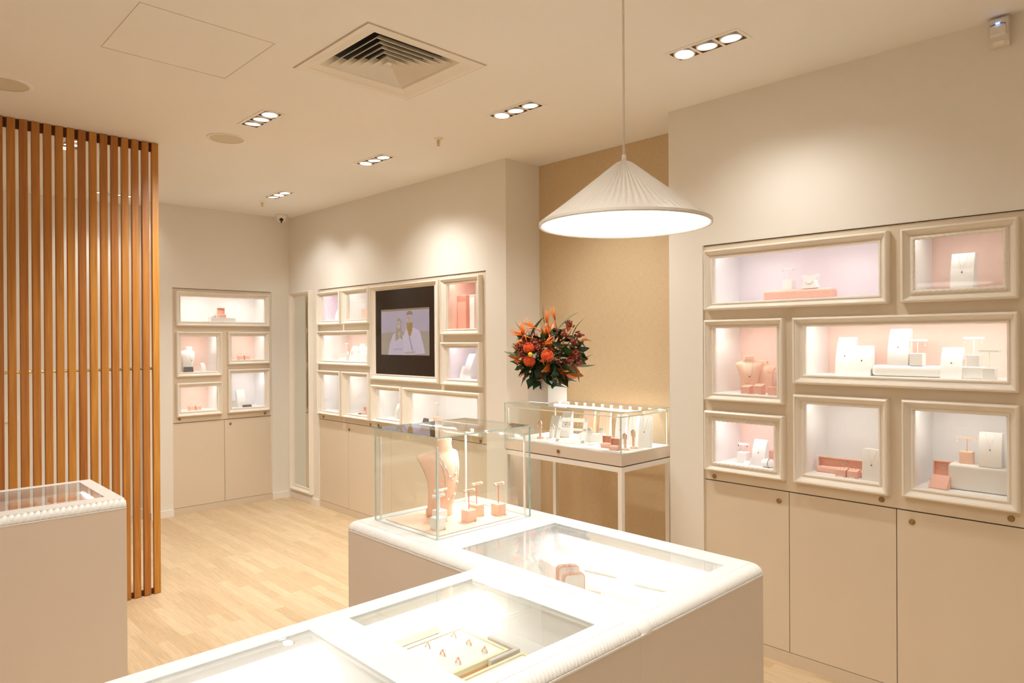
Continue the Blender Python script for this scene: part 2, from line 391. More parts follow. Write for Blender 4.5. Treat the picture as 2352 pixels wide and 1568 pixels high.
# low panelled dado on the far wall, seen between the left slats
BH = .062
mb = MB(); mb.box((X0, YFB-.014, 0), (XJ-.014, YFB, BH)); mb.box((XJ-.014, YF-.014, 0), (XJ, YFB, BH)); mb.box((XJ-.014, YF-.014, 0), (FCX[0], YF, BH)); mb.box((FCX[1], YF-.014, 0), (XR, YF, BH))
struct('baseboard_far', mb, 'base')
mb = MB(); mb.box((XR-.014, CM[0], 0), (XR, YF-.014, BH)); mb.box((XR-.014, YA0, 0), (XR, CM[1], BH)); mb.box((XR-.014, CR_[0], 0), (XR, YA1, BH))
mb.box((XB-.014, YA1, 0), (XB, YA0, BH)); mb.box((XR, YA0-.014, 0), (XB-.014, YA0, BH)); mb.box((XR-.014, Y0, 0), (XR, CR_[1], BH))
struct('baseboard_right', mb, 'base')
a = on(1, YFB, 6, 958); b2 = on(1, YFB, 37, 967)
mb = MB(); mb.box((X0, YFB-.035, 0), (b2.x, YFB-.014, b2.z)); mb.box((X0, YFB-.05, b2.z), (b2.x+.012, YFB-.001, a.z+.005))
struct('trim_1', mb, 'base')
# access hatch outline in the ceiling
mb = MB(); ax0, ax1, ay0, ay1 = .803, 1.332, 2.821, 3.36
t = .0022
for q in ((ax0, ax0+t, ay0, ay1), (ax1-t, ax1, ay0, ay1), (ax0, ax1, ay0, ay0+t), (ax0, ax1, ay1-t, ay1)):
    mb.box((q[0], q[2], ZC-.0012), (q[1], q[3], ZC+.002))
struct('trim_2', mb, mat('hatch_joint', (.60, .52, .43), .9, var=(14, .25)))

# ------------------------------------------------------------------ wall showcases
class Pl:      # a wall plane: a = horizontal coordinate, n = distance in front of it
    def __init__(s, kind): s.k = kind
    def __call__(s, a, z, n=0): return (XR-n, a, z) if s.k == 'x' else (a, YF-n, z)
PRX, PRY = Pl('x'), Pl('y')
REC = .010     # cabinet face sits this far behind the wall face
PROF = [(0, -.001), (0, .020), (.05, .027), (.17, .030), (.24, .030), (.28, .024), (.34, .0235), (.62, .0125), (.74, .010), (.77, .014), (.90, .014), (.93, .010), (1.0, .008), (1.0, -.012)]
def frame_mb(P, o, i, rope=False):
    mb = MB(); loops = []
    pr = PROF
    for t, h in pr:
        r = [o[k]+(i[k]-o[k])*t for k in range(4)]
        n = (h*1.4 if h > .009 else h)-REC
        loops.append([P(r[0], r[2], n), P(r[1], r[2], n), P(r[1], r[3], n), P(r[0], r[3], n)])
    vs = [p for l in loops for p in l]; fs = []
    for a in range(len(loops)-1):
        for k in range(4): fs.append((a*4+k, a*4+(k+1) % 4, (a+1)*4+(k+1) % 4, (a+1)*4+k))
    mb.add(vs, fs); return mb
def rope_path(mb, p0, p1, r, pitch, n=10, amp=.28, mi=0):
    p0, p1 = Vector(p0), Vector(p1); L = (p1-p0).length; t = (p1-p0)/L
    up = Vector((0, 0, 1)) if abs(t.z) < .9 else Vector((1, 0, 0)); a = t.cross(up).normalized(); b = t.cross(a)
    steps = max(8, int(L/pitch*7)); vs = []; fs = []
    for i in range(steps+1):
        s = L*i/steps
        for k in range(n):
            th = 2*math.pi*k/n; q = abs(math.sin(math.pi*s/pitch+th)); rr = r*(1-amp+amp*q**.75)
            vs.append(p0+t*s+a*rr*math.cos(th)+b*rr*math.sin(th))
    for i in range(steps):
        for k in range(n): fs.append((i*n+k, i*n+(k+1) % n, (i+1)*n+(k+1) % n, (i+1)*n+k))
    mb.add(vs, fs, mi, True)
NICHES = {}
def showcase(label, group, P, ext, ztop, frames, doors, zj, zk, locks, kind, depth):
    """frames: dict name -> (outer, inner, back_mat, side_mat, rope, spots)"""
    a0, a1 = ext; org = P((a0+a1)/2, 0)
    T = thing('display_cabinet', label, 'cabinet', org, 0, group)
    hol = [(min(f[1][0], f[1][1]), max(f[1][0], f[1][1]), f[1][2], f[1][3]) for f in frames.values() if f[2]]
    g = .0025
    mb = MB(); grid_panel(mb, (a0+g, a1-g, zj+g, ztop-.006), hol, lambda a, b: P(a, b, -REC)); mb.build('front_panel', 'cab', T, org=org)
    mb = MB(); grid_panel(mb, (a0, a1, 0, ztop), [(min(h[0], h[1]), max(h[0], h[1]), h[2], h[3]) for h in hol], lambda a, b: P(a, b, -REC-.008)); mb.build('carcass', 'gap', T, org=org)
    for nm, f in frames.items():
        o, i = f[0], f[1]
        if not f[2]:
            fr = frame_mb(P, o, i).build('moulded_frame', 'frame', T, org=org); continue
        fr = frame_mb(P, o, i).build('moulded_frame', 'frame', T, org=org)
        if f[4]:
            mb = MB(); ii = [i[0]+(.007 if i[0] < i[1] else -.007), i[1]-(.007 if i[0] < i[1] else -.007), i[2]+.007, i[3]-.007]
            ii = list(i)
            c = [P(ii[0], ii[2], .010), P(ii[1], ii[2], .010), P(ii[1], ii[3], .010), P(ii[0], ii[3], .010)]
            for k in range(4):
                dk = (Vector(c[(k+1) % 4])-Vector(c[k])).normalized()*.006
                rope_path(mb, Vector(c[k])-dk, Vector(c[(k+1) % 4])+dk, .0085, .026, 12, .42)
            mb.build('rope_trim', 'frame', fr, org=org)
        lo, hi = min(i[0], i[1]), max(i[0], i[1])
        # niche box: side walls, back, floor, top; slightly larger than the opening
        e = .004; zf, zt = i[2]-.002, i[3]+.03; nb = -depth; nf = -REC-.002
        mb = MB()
        def q(p, mi): mb.add(p, [(0,1,2,3)], mi)
        lo2, hi2 = lo-e, hi+e
        q([P(lo2,zf,nb),P(hi2,zf,nb),P(hi2,zt,nb),P(lo2,zt,nb)], 1)
        q([P(lo2,zf,nf),P(lo2,zf,nb),P(lo2,zt,nb),P(lo2,zt,nf)], 0); q([P(hi2,zf,nf),P(hi2,zf,nb),P(hi2,zt,nb),P(hi2,zt,nf)], 0)
        q([P(lo2,zf,nf),P(hi2,zf,nf),P(hi2,zf,nb),P(lo2,zf,nb)], 0); q([P(lo2,zt,nf),P(hi2,zt,nf),P(hi2,zt,nb),P(lo2,zt,nb)], 0)
        q([P(lo2,i[3],nf),P(hi2,i[3],nf),P(hi2,zt,nf),P(lo2,zt,nf)], 0)
        ni = mb.build('niche', [f[3], f[2]], T, org=org)
        mb = MB().add([P(lo,i[2],-.006),P(hi,i[2],-.006),P(hi,i[3],-.006),P(lo,i[3],-.006)], [(0,1,2,3)])
        mb.build('glass_pane', 'nglass', fr, org=org)
        # small LED spots under the niche top, near the front
        n_sp = f[5]; zl = zt-.006
        for k in range(n_sp):
            aa = lo+(hi-lo)*((k+.5)/n_sp) if n_sp > 1 else (lo+hi)/2
            if n_sp == 1: aa = lo + (hi-lo)*(.72 if P.k == 'x' else .75)
            pt = P(aa, zl-.004, -.075)
            mb = MB(); c = Vector(pt); mb.lathe([(.013, .006), (.013, 0), (.010, -.001), (.010, -.0005)], tuple(c), 16); mb.build('led_spot', 'lampglow', ni, org=org)
            tgt = P(lo+(hi-lo)*((k+.5)/n_sp), zf, -depth*.55)
            kk = 1 if nm[0] == 'R' else .72
            W = kk*E_NICHE*(hi-lo)*(zt-zf)/.10/n_sp*f[6]
            light('SPOT', 'led_light', (c.x, c.y, c.z-.01), W*4, f[7] if len(f) > 7 else SHOP, T, tgt, .008, spot=R(150), blend=.9, org=org)
        # a line of light along the niche top front edge
        c = P((lo+hi)/2, zl, -.024)
        l = light('AREA', 'led_line_light', c, (1 if nm[0] == 'R' else .72)*E_NICHE*(hi-lo)*(zt-zf)/.10*2.2*f[6], f[7] if len(f) > 7 else SHOP, T, P((lo+hi)/2, zf+.02, -depth*.62), hi-lo-.02, .01, org=org)
        if P.k == 'x': l.rotation_euler.rotate_axis('Z', 0)
        NICHES[nm] = (i, zf)
    # doors
    for k in range(len(doors)-1):
        d0, d1 = doors[k], doors[k+1]
        mb = MB().box(P(d0+g*.7, zk+g*.6, -REC), P(d1-g*.7, zj-g, -REC-.018))
        d = mb.build('cabinet_door', 'cab', T, org=org)
        for (la, lz) in [l for l in locks if l[1] < zj and min(d0, d1) < l[0] < max(d0, d1)]:
            lock(P, la, lz, d, org)
    mb = MB().box(P(a0+g, 0, -REC), P(a1-g, zk-g*.6, -REC-.018)); mb.build('kickboard', 'kick', T, org=org)
    for la, lz in locks:
        if lz > zj: lock(P, la, lz, T, org)
    return T
def lock(P, a, z, par, org):
    mb = MB(); c = P(a, z, -REC); s = -1
    prof = [(.0125, 0), (.0125, .0025), (.0105, .004), (.0095, .003), (.0085, .003), (.0075, .0055), (.003, .0055), (.0022, .003)]
    prof = [(r, s*h) for r, h in prof]
    mb.lathe(prof, c, 20, 'x' if P.k == 'x' else 'y'); return mb.build('lock', 'lock', par, org=org)

# standard module heights
ZJ, ZK = .850, .062
RF = dict(
 R1=((1.946,1.042,1.753,2.073),(1.900,1.088,1.794,2.028),'nlilac','niche',0,2,.9,COOL),
 R2=((.992,.571,1.753,2.073),(.946,.618,1.798,2.028),'npink','niche',1,1,.75),
 R3=((1.946,1.515,1.278,1.702),(1.898,1.558,1.318,1.657),'npink','niche',0,1,1.1),
 R4=((1.470,.573,1.383,1.702),(1.417,.616,1.430,1.657),'npink','niche',0,3,1.5),
 R5=((1.947,1.515,.906,1.222),(1.901,1.563,.946,1.176),'npink','niche',1,1,1.2,COOL),
 R6=((1.467,1.045,.906,1.332),(1.418,1.091,.955,1.286),'niche','niche',0,1,.75),
 R7=((.991,.571,.912,1.334),(.947,.617,.956,1.287),'niche','niche',0,1,.7))
showcase('cream wall showcase of seven framed niches right of the alcove', 'built-in wall showcases', PRX, (CR_[0], CR_[1]) if 0 else (CR_[1], CR_[0]), CR_[2], RF, [CR_[1], 1.0215, 1.503, CR_[0]], ZJ, ZK,
         [(1.907,.871),(1.554,.797),(1.082,.880),(.960,.803),(.605,.881)], 'x', .283)
MF = dict(
 M1=((6.140,5.707,1.756,2.070),(6.082,5.756,1.799,2.028),'nlilac','nlilac',0,1,1.0,(1,.80,.92)),
 M2=((5.682,5.222,1.756,2.070),(5.600,5.276,1.799,2.027),'niche','niche',0,1,1.1),
 M3=((6.140,5.222,1.380,1.698),(6.082,5.274,1.420,1.655),'npink','niche',0,2,1.5),
 M4=((6.140,5.708,.905,1.323),(6.077,5.755,.938,1.280),'niche','niche',0,1,.9,COOL),
 M5=((5.686,5.228,.905,1.323),(5.598,5.272,.940,1.280),'niche','niche',0,1,1.0),
 M6=((5.198,4.238,1.268,2.072),(5.128,4.307,1.323,2.027),None,None,0,0,0),
 M7=((4.214,3.753,1.644,2.074),(4.148,3.809,1.690,2.029),'niche','npink',0,1,1.1),
 M8=((4.211,3.754,1.263,1.588),(4.148,3.806,1.311,1.544),'niche','nlilac',0,1,1.2,COOL),
 M9=((5.192,4.741,.906,1.222),(5.119,4.784,.940,1.178),'niche','niche',0,1,1.1),
 M10=((4.722,3.752,.903,1.220),(4.631,3.805,.938,1.174),'niche','niche',0,3,1.2))
showcase('cream wall showcase of nine framed niches around a wall screen, left of the alcove', 'built-in wall showcases', PRX, (CM[1], CM[0]), CM[2], MF, [CM[1], 4.32, 4.93, 5.62, CM[0]], ZJ, ZK,
         [(6.075,.873),(5.247,.868),(5.605,.791),(5.123,.870),(3.785,.866),(4.144,.788)], 'x', .283)
FF = dict(
 F1=((2.214,3.106,1.750,2.073),(2.257,3.063,1.795,2.026),'niche','niche',0,2,1.5,(1,.93,.88)),
 F2=((2.214,2.628,1.278,1.697),(2.259,2.587,1.320,1.653),'npink','niche',0,1,1.2),
 F3=((2.686,3.104,1.381,1.697),(2.731,3.061,1.423,1.655),'npink','niche',0,1,1.5),
 F4=((2.214,2.629,.908,1.220),(2.257,2.587,.954,1.177),'npink','niche',0,1,1.5),
 F5=((2.685,3.104,.908,1.331),(2.729,3.061,.953,1.290),'niche','niche',0,1,1.1,COOL))
showcase('narrow cream wall showcase of five framed niches on the far wall', 'built-in wall showcases', PRY, FCX[:2], FCX[2], FF, [FCX[0], 2.658, FCX[1]], ZJ, ZK,
         [(2.244,.885),(3.064,.878),(2.715,.803)], 'y', .262)

# ------------------------------------------------------------------ mirror in the corner
mo = PRX(6.48, .091)
T = thing('wall_mirror', 'tall narrow mirror in a cream moulded frame beside the far corner', 'mirror', mo)
frame_mb(lambda a, z, n=0: (XR-n-REC, a, z), (6.700,6.262,.095,2.100), (6.632,6.318,.148,2.058)).build('frame', 'frame', T, org=mo)
MB().box((XR-.006, 6.640, .14), (XR-.002, 6.312, 2.066)).build('mirror_glass', 'mirror', T, org=mo)

# ------------------------------------------------------------------ wall screen with the couple
to = PRX(4.717, 1.323)
T = thing('wall_screen', 'dark wall screen showing a couple in pale robes, framed in the middle showcase', 'screen', to)
MB().box((XR-.004, 5.134, 1.318), (XR+.006, 4.301, 2.032)).build('display_panel', 'screen', T, org=to)
sx0, sx1, sz0, sz1 = 5.048, 4.372, 1.484, 1.866
def S(u, v, n): return (XR-.0042-n*.0004, sx0+(sx1-sx0)*u, sz0+(sz1-sz0)*v)
PIC = [('backdrop', [(0,0),(1,0),(1,1),(0,1)], (.235,.185,.215)), ('bench', [(0,0),(1,0),(1,.50),(.83,.51),(.2,.5),(0,.47)], (.20,.155,.115)),
       ('top_edge', [(0,.955),(1,.965),(1,1),(0,1)], (.15,.10,.05))]
def ell(cx, cy, rx, ry, n=22, a0=0, a1=360): return [(cx+rx*math.cos(R(a0+(a1-a0)*k/(n-1))), cy+ry*math.sin(R(a0+(a1-a0)*k/(n-1)))) for k in range(n)]
PIC += [('woman_robe', [(.15,0),(.19,.25),(.26,.44),(.34,.50),(.45,.46),(.50,.34),(.54,.18),(.55,0)], (.29,.235,.265)),
        ('woman_hair', [(.31,.30),(.33,.55),(.34,.72),(.37,.80),(.41,.80),(.44,.72),(.445,.5),(.47,.32),(.41,.38),(.36,.33)], (.19,.15,.09)),
        ('woman_face', ell(.385,.655,.042,.085), (.27,.20,.18)), ('woman_neckline', [(.36,.50),(.40,.34),(.44,.50)], (.25,.18,.16)),
        ('man_robe', [(.50,.10),(.47,.38),(.53,.54),(.60,.58),(.72,.58),(.82,.50),(.88,.26),(.92,.04),(.52,0)], (.31,.25,.29)),
        ('man_neck', [(.57,.56),(.60,.38),(.68,.56)], (.24,.16,.14)), ('man_face', ell(.615,.77,.062,.14), (.26,.19,.17)),
        ('man_hair', ell(.615,.86,.066,.085, 16, 0, 180), (.15,.10,.075)), ('man_beard', [(.555,.70),(.60,.69),(.675,.70),(.67,.52),(.635,.40),(.60,.44),(.565,.56)], (.20,.11,.03)),
        ('robe_fold', [(.60,.38),(.66,.10),(.69,.10),(.62,.42)], (.20,.16,.18)), ('sash', [(.27,.10),(.46,.11),(.46,.145),(.27,.135)], (.22,.19,.24)),
        ('eyes', ell(.37,.672,.008,.010,8), (.10,.07,.07)), ('eye_right', ell(.40,.672,.008,.010,8), (.10,.07,.07)), ('man_eye', ell(.595,.80,.010,.012,8), (.12,.08,.08)), ('man_eye_right', ell(.64,.80,.010,.012,8), (.12,.08,.08)), ('nose', [(.612,.79),(.606,.73),(.624,.73)], (.20,.14,.12)),
        ('hands', [(.52,.06),(.72,.09),(.74,.05),(.53,.02)], (.25,.18,.16))]
pic = MB(); pm = []
for k, (nm, poly, col) in enumerate(PIC):
    pic.add([S(u, v, 1+k) for u, v in poly], [tuple(range(len(poly)))], k); pm.append(emis('video_'+nm, col))
pic.build('video_picture', pm, T, org=to)

# ------------------------------------------------------------------ timber slat screen
so = (.6, 4.765, 0)
T = thing('slat_screen', 'tall timber slat screen with a brass rod, floor to ceiling at the left', 'screen', so)
sm = MB().rbox((-.0195, -.015, .002), (.0195, .015, ZC-.001), .0025, 2)
first = None
for k in range(27):
    x = 1.4375-.0578*k
    if first is None: o = first = sm.build('slat', 'wood', T)
    else: o = first.copy(); COL.objects.link(o)
    o.location = (x-so[0], 0, 0)
MB().box((-.10, 4.772, ZC-.056), (1.43, 4.779, ZC)).build('top_rail', 'rail', T, org=so)
MB().box((-.10, 4.772, 0), (1.43, 4.779, .035)).build('bottom_rail', 'rail', T, org=so)
MB().lathe([(.0085, -.10), (.0085, 1.44)], (0, 4.765, 1.435), 16, 'x').build('brass_rod', 'brass', T, org=so)
# thin steel hinge-like bracket between left slats
# ------------------------------------------------------------------ ceiling fittings
def downlight(x, y, d, label, aims, fac, group='triple recessed downlights'):
    T = thing('recessed_downlight', label, 'ceiling light', (x, y, ZC), 0 if d == 'y' else R(90), group)
    mb = MB(); cells = [(-.048, .048, c-.049, c+.049) for c in (-.112, 0, .112)]
    grid_panel(mb, (-.066, .066, -.176, .176), cells, lambda a, b: (a, b, -.003))
    grid_panel(mb, (-.066, .066, -.176, .176), [(-.058, .058, -.168, .168)], lambda a, b: (a, b, -.0005))
    for q in ((-.066, -.066, -.176, .176), (.066, .066, -.176, .176)): mb.add([(q[0],q[2],-.003),(q[0],q[3],-.003),(q[0],q[3],0),(q[0],q[2],0)], [(0,1,2,3)])
    for yy in (-.176, .176): mb.add([(-.066,yy,-.003),(.066,yy,-.003),(.066,yy,0),(-.066,yy,0)], [(0,1,2,3)])
    for (a0, a1, b0, b1) in cells:
        for p, q_ in (((a0,b0),(a1,b0)),((a1,b0),(a1,b1)),((a1,b1),(a0,b1)),((a0,b1),(a0,b0))):
            mb.add([(p[0],p[1],-.003),(q_[0],q_[1],-.003),(q_[0],q_[1],.05),(p[0],p[1],.05)], [(0,1,2,3)], 1)
        mb.add([(a0,b0,.05),(a1,b0,.05),(a1,b1,.05),(a0,b1,.05)], [(0,1,2,3)], 1)
    mb.build('housing', ['metalw', 'lock'], T)
    for c, aim in zip((-.112, 0, .112), aims):
        g = MB(); g.lathe([(.047, .006), (.0475, 0), (.0465, -.004), (.0405, -.004), (.0395, .002), (.037, .012), (.0365, .02)], (0, 0, 0), 32, caps=False)
        rg = g.build('gimbal_ring', 'metalw', T)
        wp = Vector((x, y+c, ZC)) if d == 'y' else Vector((x-c, y, ZC))
        dr = (Vector(aim)-wp).normalized()
        rg.location = (0, c, -.001)
        tl = Vector((dr.x, dr.y, 0))*.33
        if d == 'x': tl = Vector((tl.y, -tl.x, 0))
        rg.rotation_euler = (-tl.y, tl.x, 0) if 0 else (tl.y*.55, -tl.x*.55, 0)
        lb = MB(); lb.lathe([(.0001, .010), (.034, .010), (.035, .014)], (0, 0, 0), 32, caps=False)
        lb.build('lamp', 'lampglow', rg)
        wallward = aim[0] > 3.2 or aim[1] > 6.4
        light('SPOT', 'spot_light', (wp.x, wp.y, ZC-.03), E_SPOT*fac*(.36 if wallward else 1.0), WARM, None, aim, .035, spot=R(92 if wallward else 104), blend=1.0)
AIMS = {0: [(3.5,1.1,1.0),(3.5,1.6,1.2),(1.7,1.4,.8)], 1: [(3.6,2.5,1.0),(3.5,2.9,1.1),(1.8,2.6,0)], 2: [(3.4,3.9,1.0),(3.4,4.4,1.2),(1.9,4.4,0)],
        3: [(3.4,5.3,1.0),(2.2,5.7,0),(3.4,6.2,1.3)], 4: [(1.7,3.4,0),(1.8,4.9,0),(2.1,5.7,.2)], 5: [(1.0,7.2,1),(1.2,6.5,0),(.6,5.2,0)], 6: [(2.0,7.2,1.3),(1.6,7.2,1),(1.3,7.2,1.2)],
        7: [(1.2,1.3,0),(.8,1.0,0),(1.6,.6,0)], 8: [(.5,3.0,.4),(1.0,1.3,.8),(.2,3.2,.9)],
        9: [(2.4,.6,0),(2.2,-.2,0),(2.9,.3,0)], 10: [(1.2,-.2,0),(1.0,-1,0),(1.5,.3,.2)], 11: [(.3,.9,0),(-.4,.5,0),(.5,1.6,.4)], 12: [(-.3,3.3,0),(-.6,4,0),(.5,3.2,.3)], 13: [(2.5,-.8,0),(2,-1.5,0),(2.9,-1.2,0)], 14: [(-.2,5.5,0),(0,6.3,0),(-.8,6,0)]}
FACS = [.68, 1.4, 1.30, 1.15, 1.05, .35, .3, .24, .30, .08, .45, .70, .18, .08, .2]
DLL = ['triple recessed ceiling downlight nearest the right wall sensor, largest in view', 'triple recessed ceiling downlight in front of the alcove', 'triple recessed ceiling downlight near the sprinkler above the wall screen',
       'small distant triple recessed ceiling downlight by the dome camera', 'triple recessed ceiling downlight beside the round speaker', 'triple recessed ceiling downlight seen through the slats, higher one', 'triple recessed ceiling downlight seen through the slats near the far wall',
       'added fill downlight above the front counters, out of view', 'added fill downlight above the left counter, out of view',
       'added fill downlight before the right wall showcase, behind the viewer', 'added fill downlight behind the viewer, middle of the room', 'added fill downlight to the left of the viewer, out of view',
       'added fill downlight left of the cord-edged counter, out of view', 'added fill downlight furthest behind the viewer', 'added fill downlight behind the screen, outside the view']
for k, (x, y, d) in enumerate(DL): downlight(x, y, d, DLL[k], AIMS[k], FACS[k])

# air diffuser
vx, vy = (VENT[0]+VENT[1])/2, (VENT[2]+VENT[3])/2; hs = (VENT[1]-VENT[0])/2
T = thing('air_diffuser', 'square white ceiling air vent with nested louvres', 'vent', (vx, vy, ZC))
def sqring(mb, a, za, b, zb, mi=0):
    A = [(-a,-a,za),(a,-a,za),(a,a,za),(-a,a,za)]; B = [(-b,-b,zb),(b,-b,zb),(b,b,zb),(-b,b,zb)]
    mb.add(A+B, [(k, (k+1) % 4, 4+(k+1) % 4, 4+k) for k in range(4)], mi)
mb = MB(); sqring(mb, hs+.002, 0, hs+.002, -.004); sqring(mb, hs+.002, -.004, hs-.022, -.004); sqring(mb, hs-.022, -.004, hs-.030, -.001); sqring(mb, hs-.030, -.001, hs-.078, .012)
sqring(mb, hs-.078, .012, hs-.118, .056)
mb.build('outer_frame', 'ventw', T)
mb = MB(); sqring(mb, hs+.010, -.0006, hs+.0035, -.0006); mb.build('sealant_line', mat('vent_joint', (.55, .46, .37), .9, var=(9, .3)), T)
mb = MB().box((-hs+.04, -hs+.04, .075), (hs-.04, hs-.04, .085))
mb.build('duct_opening', 'plenum', T)
for k in range(6):
    a = hs-.108-k*.0345
    mb = MB(); sqring(mb, a, .008-k*.0012, max(a-.040, .004), .044); sqring(mb, a, .008-k*.0012, a-.0016, .0065-k*.0012); sqring(mb, a-.0016, .0065-k*.0012, max(a-.0416, .003), .0425)
    mb.build('louvre', 'ventw', T)
mb = MB().box((-.012, -.012, .012), (.012, .012, .03)); mb.build('centre_block', 'ventw', T)

def speaker(x, y, label, r=.118):
    T = thing('ceiling_speaker', label, 'speaker', (x, y, ZC), 0, 'round ceiling speakers')
    MB().lathe([(r, 0), (r, -.004), (r-.004, -.006), (r-.018, -.005)], (0,0,0), 48, caps=False).build('rim', 'ceil', T)
    MB().lathe([(r-.018, -.004), (r*.5, -.005), (.001, -.0055)], (0,0,0), 48, caps=False).build('grille', 'grille', T)
speaker(1.730, 4.341, 'round ceiling speaker above and right of the slat screen, beside a downlight')
speaker(.575, 4.155, 'round ceiling speaker at the left picture edge above the slats')
def sprinkler(x, y, label):
    T = thing('fire_sprinkler', label, 'sprinkler', (x, y, ZC), 0, 'ceiling sprinklers')
    MB().lathe([(.028, 0), (.027, -.005), (.010, -.009)], n=24).build('escutcheon', 'metalw', T)
    MB().lathe([(.008, -.008), (.008, -.020), (.0045, -.024), (.0045, -.040)], n=12).tube([(-.009,0,-.018),(-.011,0,-.03),(-.003,0,-.045)], .0018, 6).tube([(.009,0,-.018),(.011,0,-.03),(.003,0,-.045)], .0018, 6).build('head', 'brass', T)
    MB().lathe([(.012, -.045), (.012, -.047)], n=12).build('deflector', 'brass', T)
sprinkler(2.697, 3.447, 'brass fire sprinkler on the ceiling in front of the wall screen showcase')
sprinkler(2.738, 6.081, 'small distant fire sprinkler on the ceiling near the far corner')
T = thing('dome_camera', 'small white security camera on the ceiling in the far corner', 'security camera', (3.17, 6.60, ZC))
MB().lathe([(.062, 0), (.062, -.012), (.052, -.022), (.045, -.05), (.03, -.07), (.012, -.077)], n=32).build('housing', 'metalw', T)
dirc = Vector((-3.17, -6.6, -.9)).normalized()
MB().sphere(dirc*.030+Vector((0,0,-.045)), .022, 16).build('eyeball', 'black', T)
MB().sphere(dirc*.020+Vector((0,0,-.070)), .010, 12).build('infrared_window', 'black', T)
T = thing('motion_sensor', 'white wall motion sensor with a blue light, high in the right corner', 'sensor', (XR, .630, 2.752))
pr_ = [(0,0),(-.022,0),(-.040,.012),(-.050,.035),(-.050,.098),(-.042,.107),(0,.107)]
MB().prism(pr_, -.034, .034, 'xz').build('casing', 'plastic', T)
MB().prism([(-.0505,.032),(-.0555,.040),(-.0555,.068),(-.0505,.076)], -.026, .026, 'xz').build('lens', 'greyw', T)
MB().prism([(-.030,.0035),(-.044,.016),(-.045,.015),(-.031,.0025)], -.018, .018, 'xz').build('lower_window', 'greyw', T)
pts = [(-.0515, -.026+.052*k/12, .076+.007*math.sin(math.pi*k/12)) for k in range(13)]
o = MB().tube(pts, .0011, 6).build('seam', 'dark', T)
MB().tube([(-.0525, y, .076+.007*math.sin(math.pi*(y+.026)/.052)) for y in (-.006, -.002, .003, .007)], .0018, 6).build('indicator', 'bluee', T)

# ------------------------------------------------------------------ pendant lamp
dd = 2.05
LC = EYE + ray(1434, 516)*dd; rL = px(LC, 392.6)/2; LA = EYE + ray(1435, 371)*dd; hL = LA.z-LC.z
T = thing('pendant_lamp', 'large white pleated cone pendant lamp hanging over the glass counters', 'pendant lamp', LC)
mb = MB(); n = 144; prof = [(rL, 0), (rL*.998, .006), (rL*.75, hL*.265), (rL*.5, hL*.53), (rL*.25, hL*.80), (rL*.13, hL*.935), (rL*.09, hL*.975), (rL*.05, hL), (.006, hL*1.005)]
vs = []; fs = []
for r, z in prof:
    for k in range(n):
        a = 2*math.pi*k/n; pl = (1 if k % 2 else -1)*.0016*min(1, r/(rL*.3))*(0 if r > rL*.99 else 1)
        vs.append(((r+pl)*math.cos(a), (r+pl)*math.sin(a), z+pl*.7))
for i in range(len(prof)-1):
    for k in range(n): fs.append((i*n+k, i*n+(k+1) % n, (i+1)*n+(k+1) % n, (i+1)*n+k))
mb.add(vs, fs, 0, False)
mb.lathe([(rL, 0), (rL, -.004), (rL-.007, -.004), (rL-.009, .003)], n=96, caps=False)
mb.build('lamp_shade', 'shade', T)
MB().lathe([(rL-.008, .0), (rL*.5, -.0035), (.001, -.004)], n=96, caps=False).build('diffuser', 'pendglow', T)
MB().tube([(0, 0, hL), (0, 0, ZC-LC.z-.025)], .0036, 10).build('cord', 'cord', T)
MB().lathe([(.0001, hL+.022), (.006, hL+.02), (.008, hL)], n=12).build('cord_grip', 'cord', T)
MB().lathe([(.05, ZC-LC.z), (.05, ZC-LC.z-.018), (.045, ZC-LC.z-.025), (.002, ZC-LC.z-.025)], n=24).build('ceiling_rose', 'cord', T)

# ------------------------------------------------------------------ display accessories (local: front faces -y, base at z=0)
FX = R(-90)      # faces -x (right wall niches)
def ramp(loc, rz, w, h, label, group='white curved jewellery stands', m='white', d=None, gem=True, cat='jewellery stand', lean=.75):
    T = thing('curved_stand', label, cat, loc, rz, group); d = d or min(h*.42, .07)
    N = 14; front = []
    for k in range(N+1):
        t = k/N; front.append((-d/2+d*lean*(t**2.2), h*t))      # front face leans back as it rises
    back = [(p[0]+max(.35*d, .010)*(1-.0*k), p[1]) for k, p in enumerate(front)]
    poly = front + [(d/2, h*.985), (d/2, 0)]
    mb = MB().prism(poly, -w/2, w/2, 'yz', smooth=False); mb.build('body', m, T)
    if gem:
        g = MB(); zc = h*.50; yy = -d/2+d*lean*(.5**2.2)-.002
        g.lathe([(.0001, -.0015), (.0035, 0), (.0001, .0015)], (0, yy, zc), 10, 'y'); g.build('pendant', 'gem', T)
        g = MB(); g.tube([(-w*.22, -d/2+d*lean*(.97**2.2)-.0015, h*.97), (-w*.12, -d/2+d*lean*(.75**2.2)-.0015, h*.75), (0, yy, zc+.004), (w*.12, -d/2+d*lean*(.75**2.2)-.0015, h*.75), (w*.22, -d/2+d*lean*(.97**2.2)-.0015, h*.97)], .0004, 5)
        g.build('chain', 'silver', T)
    return T
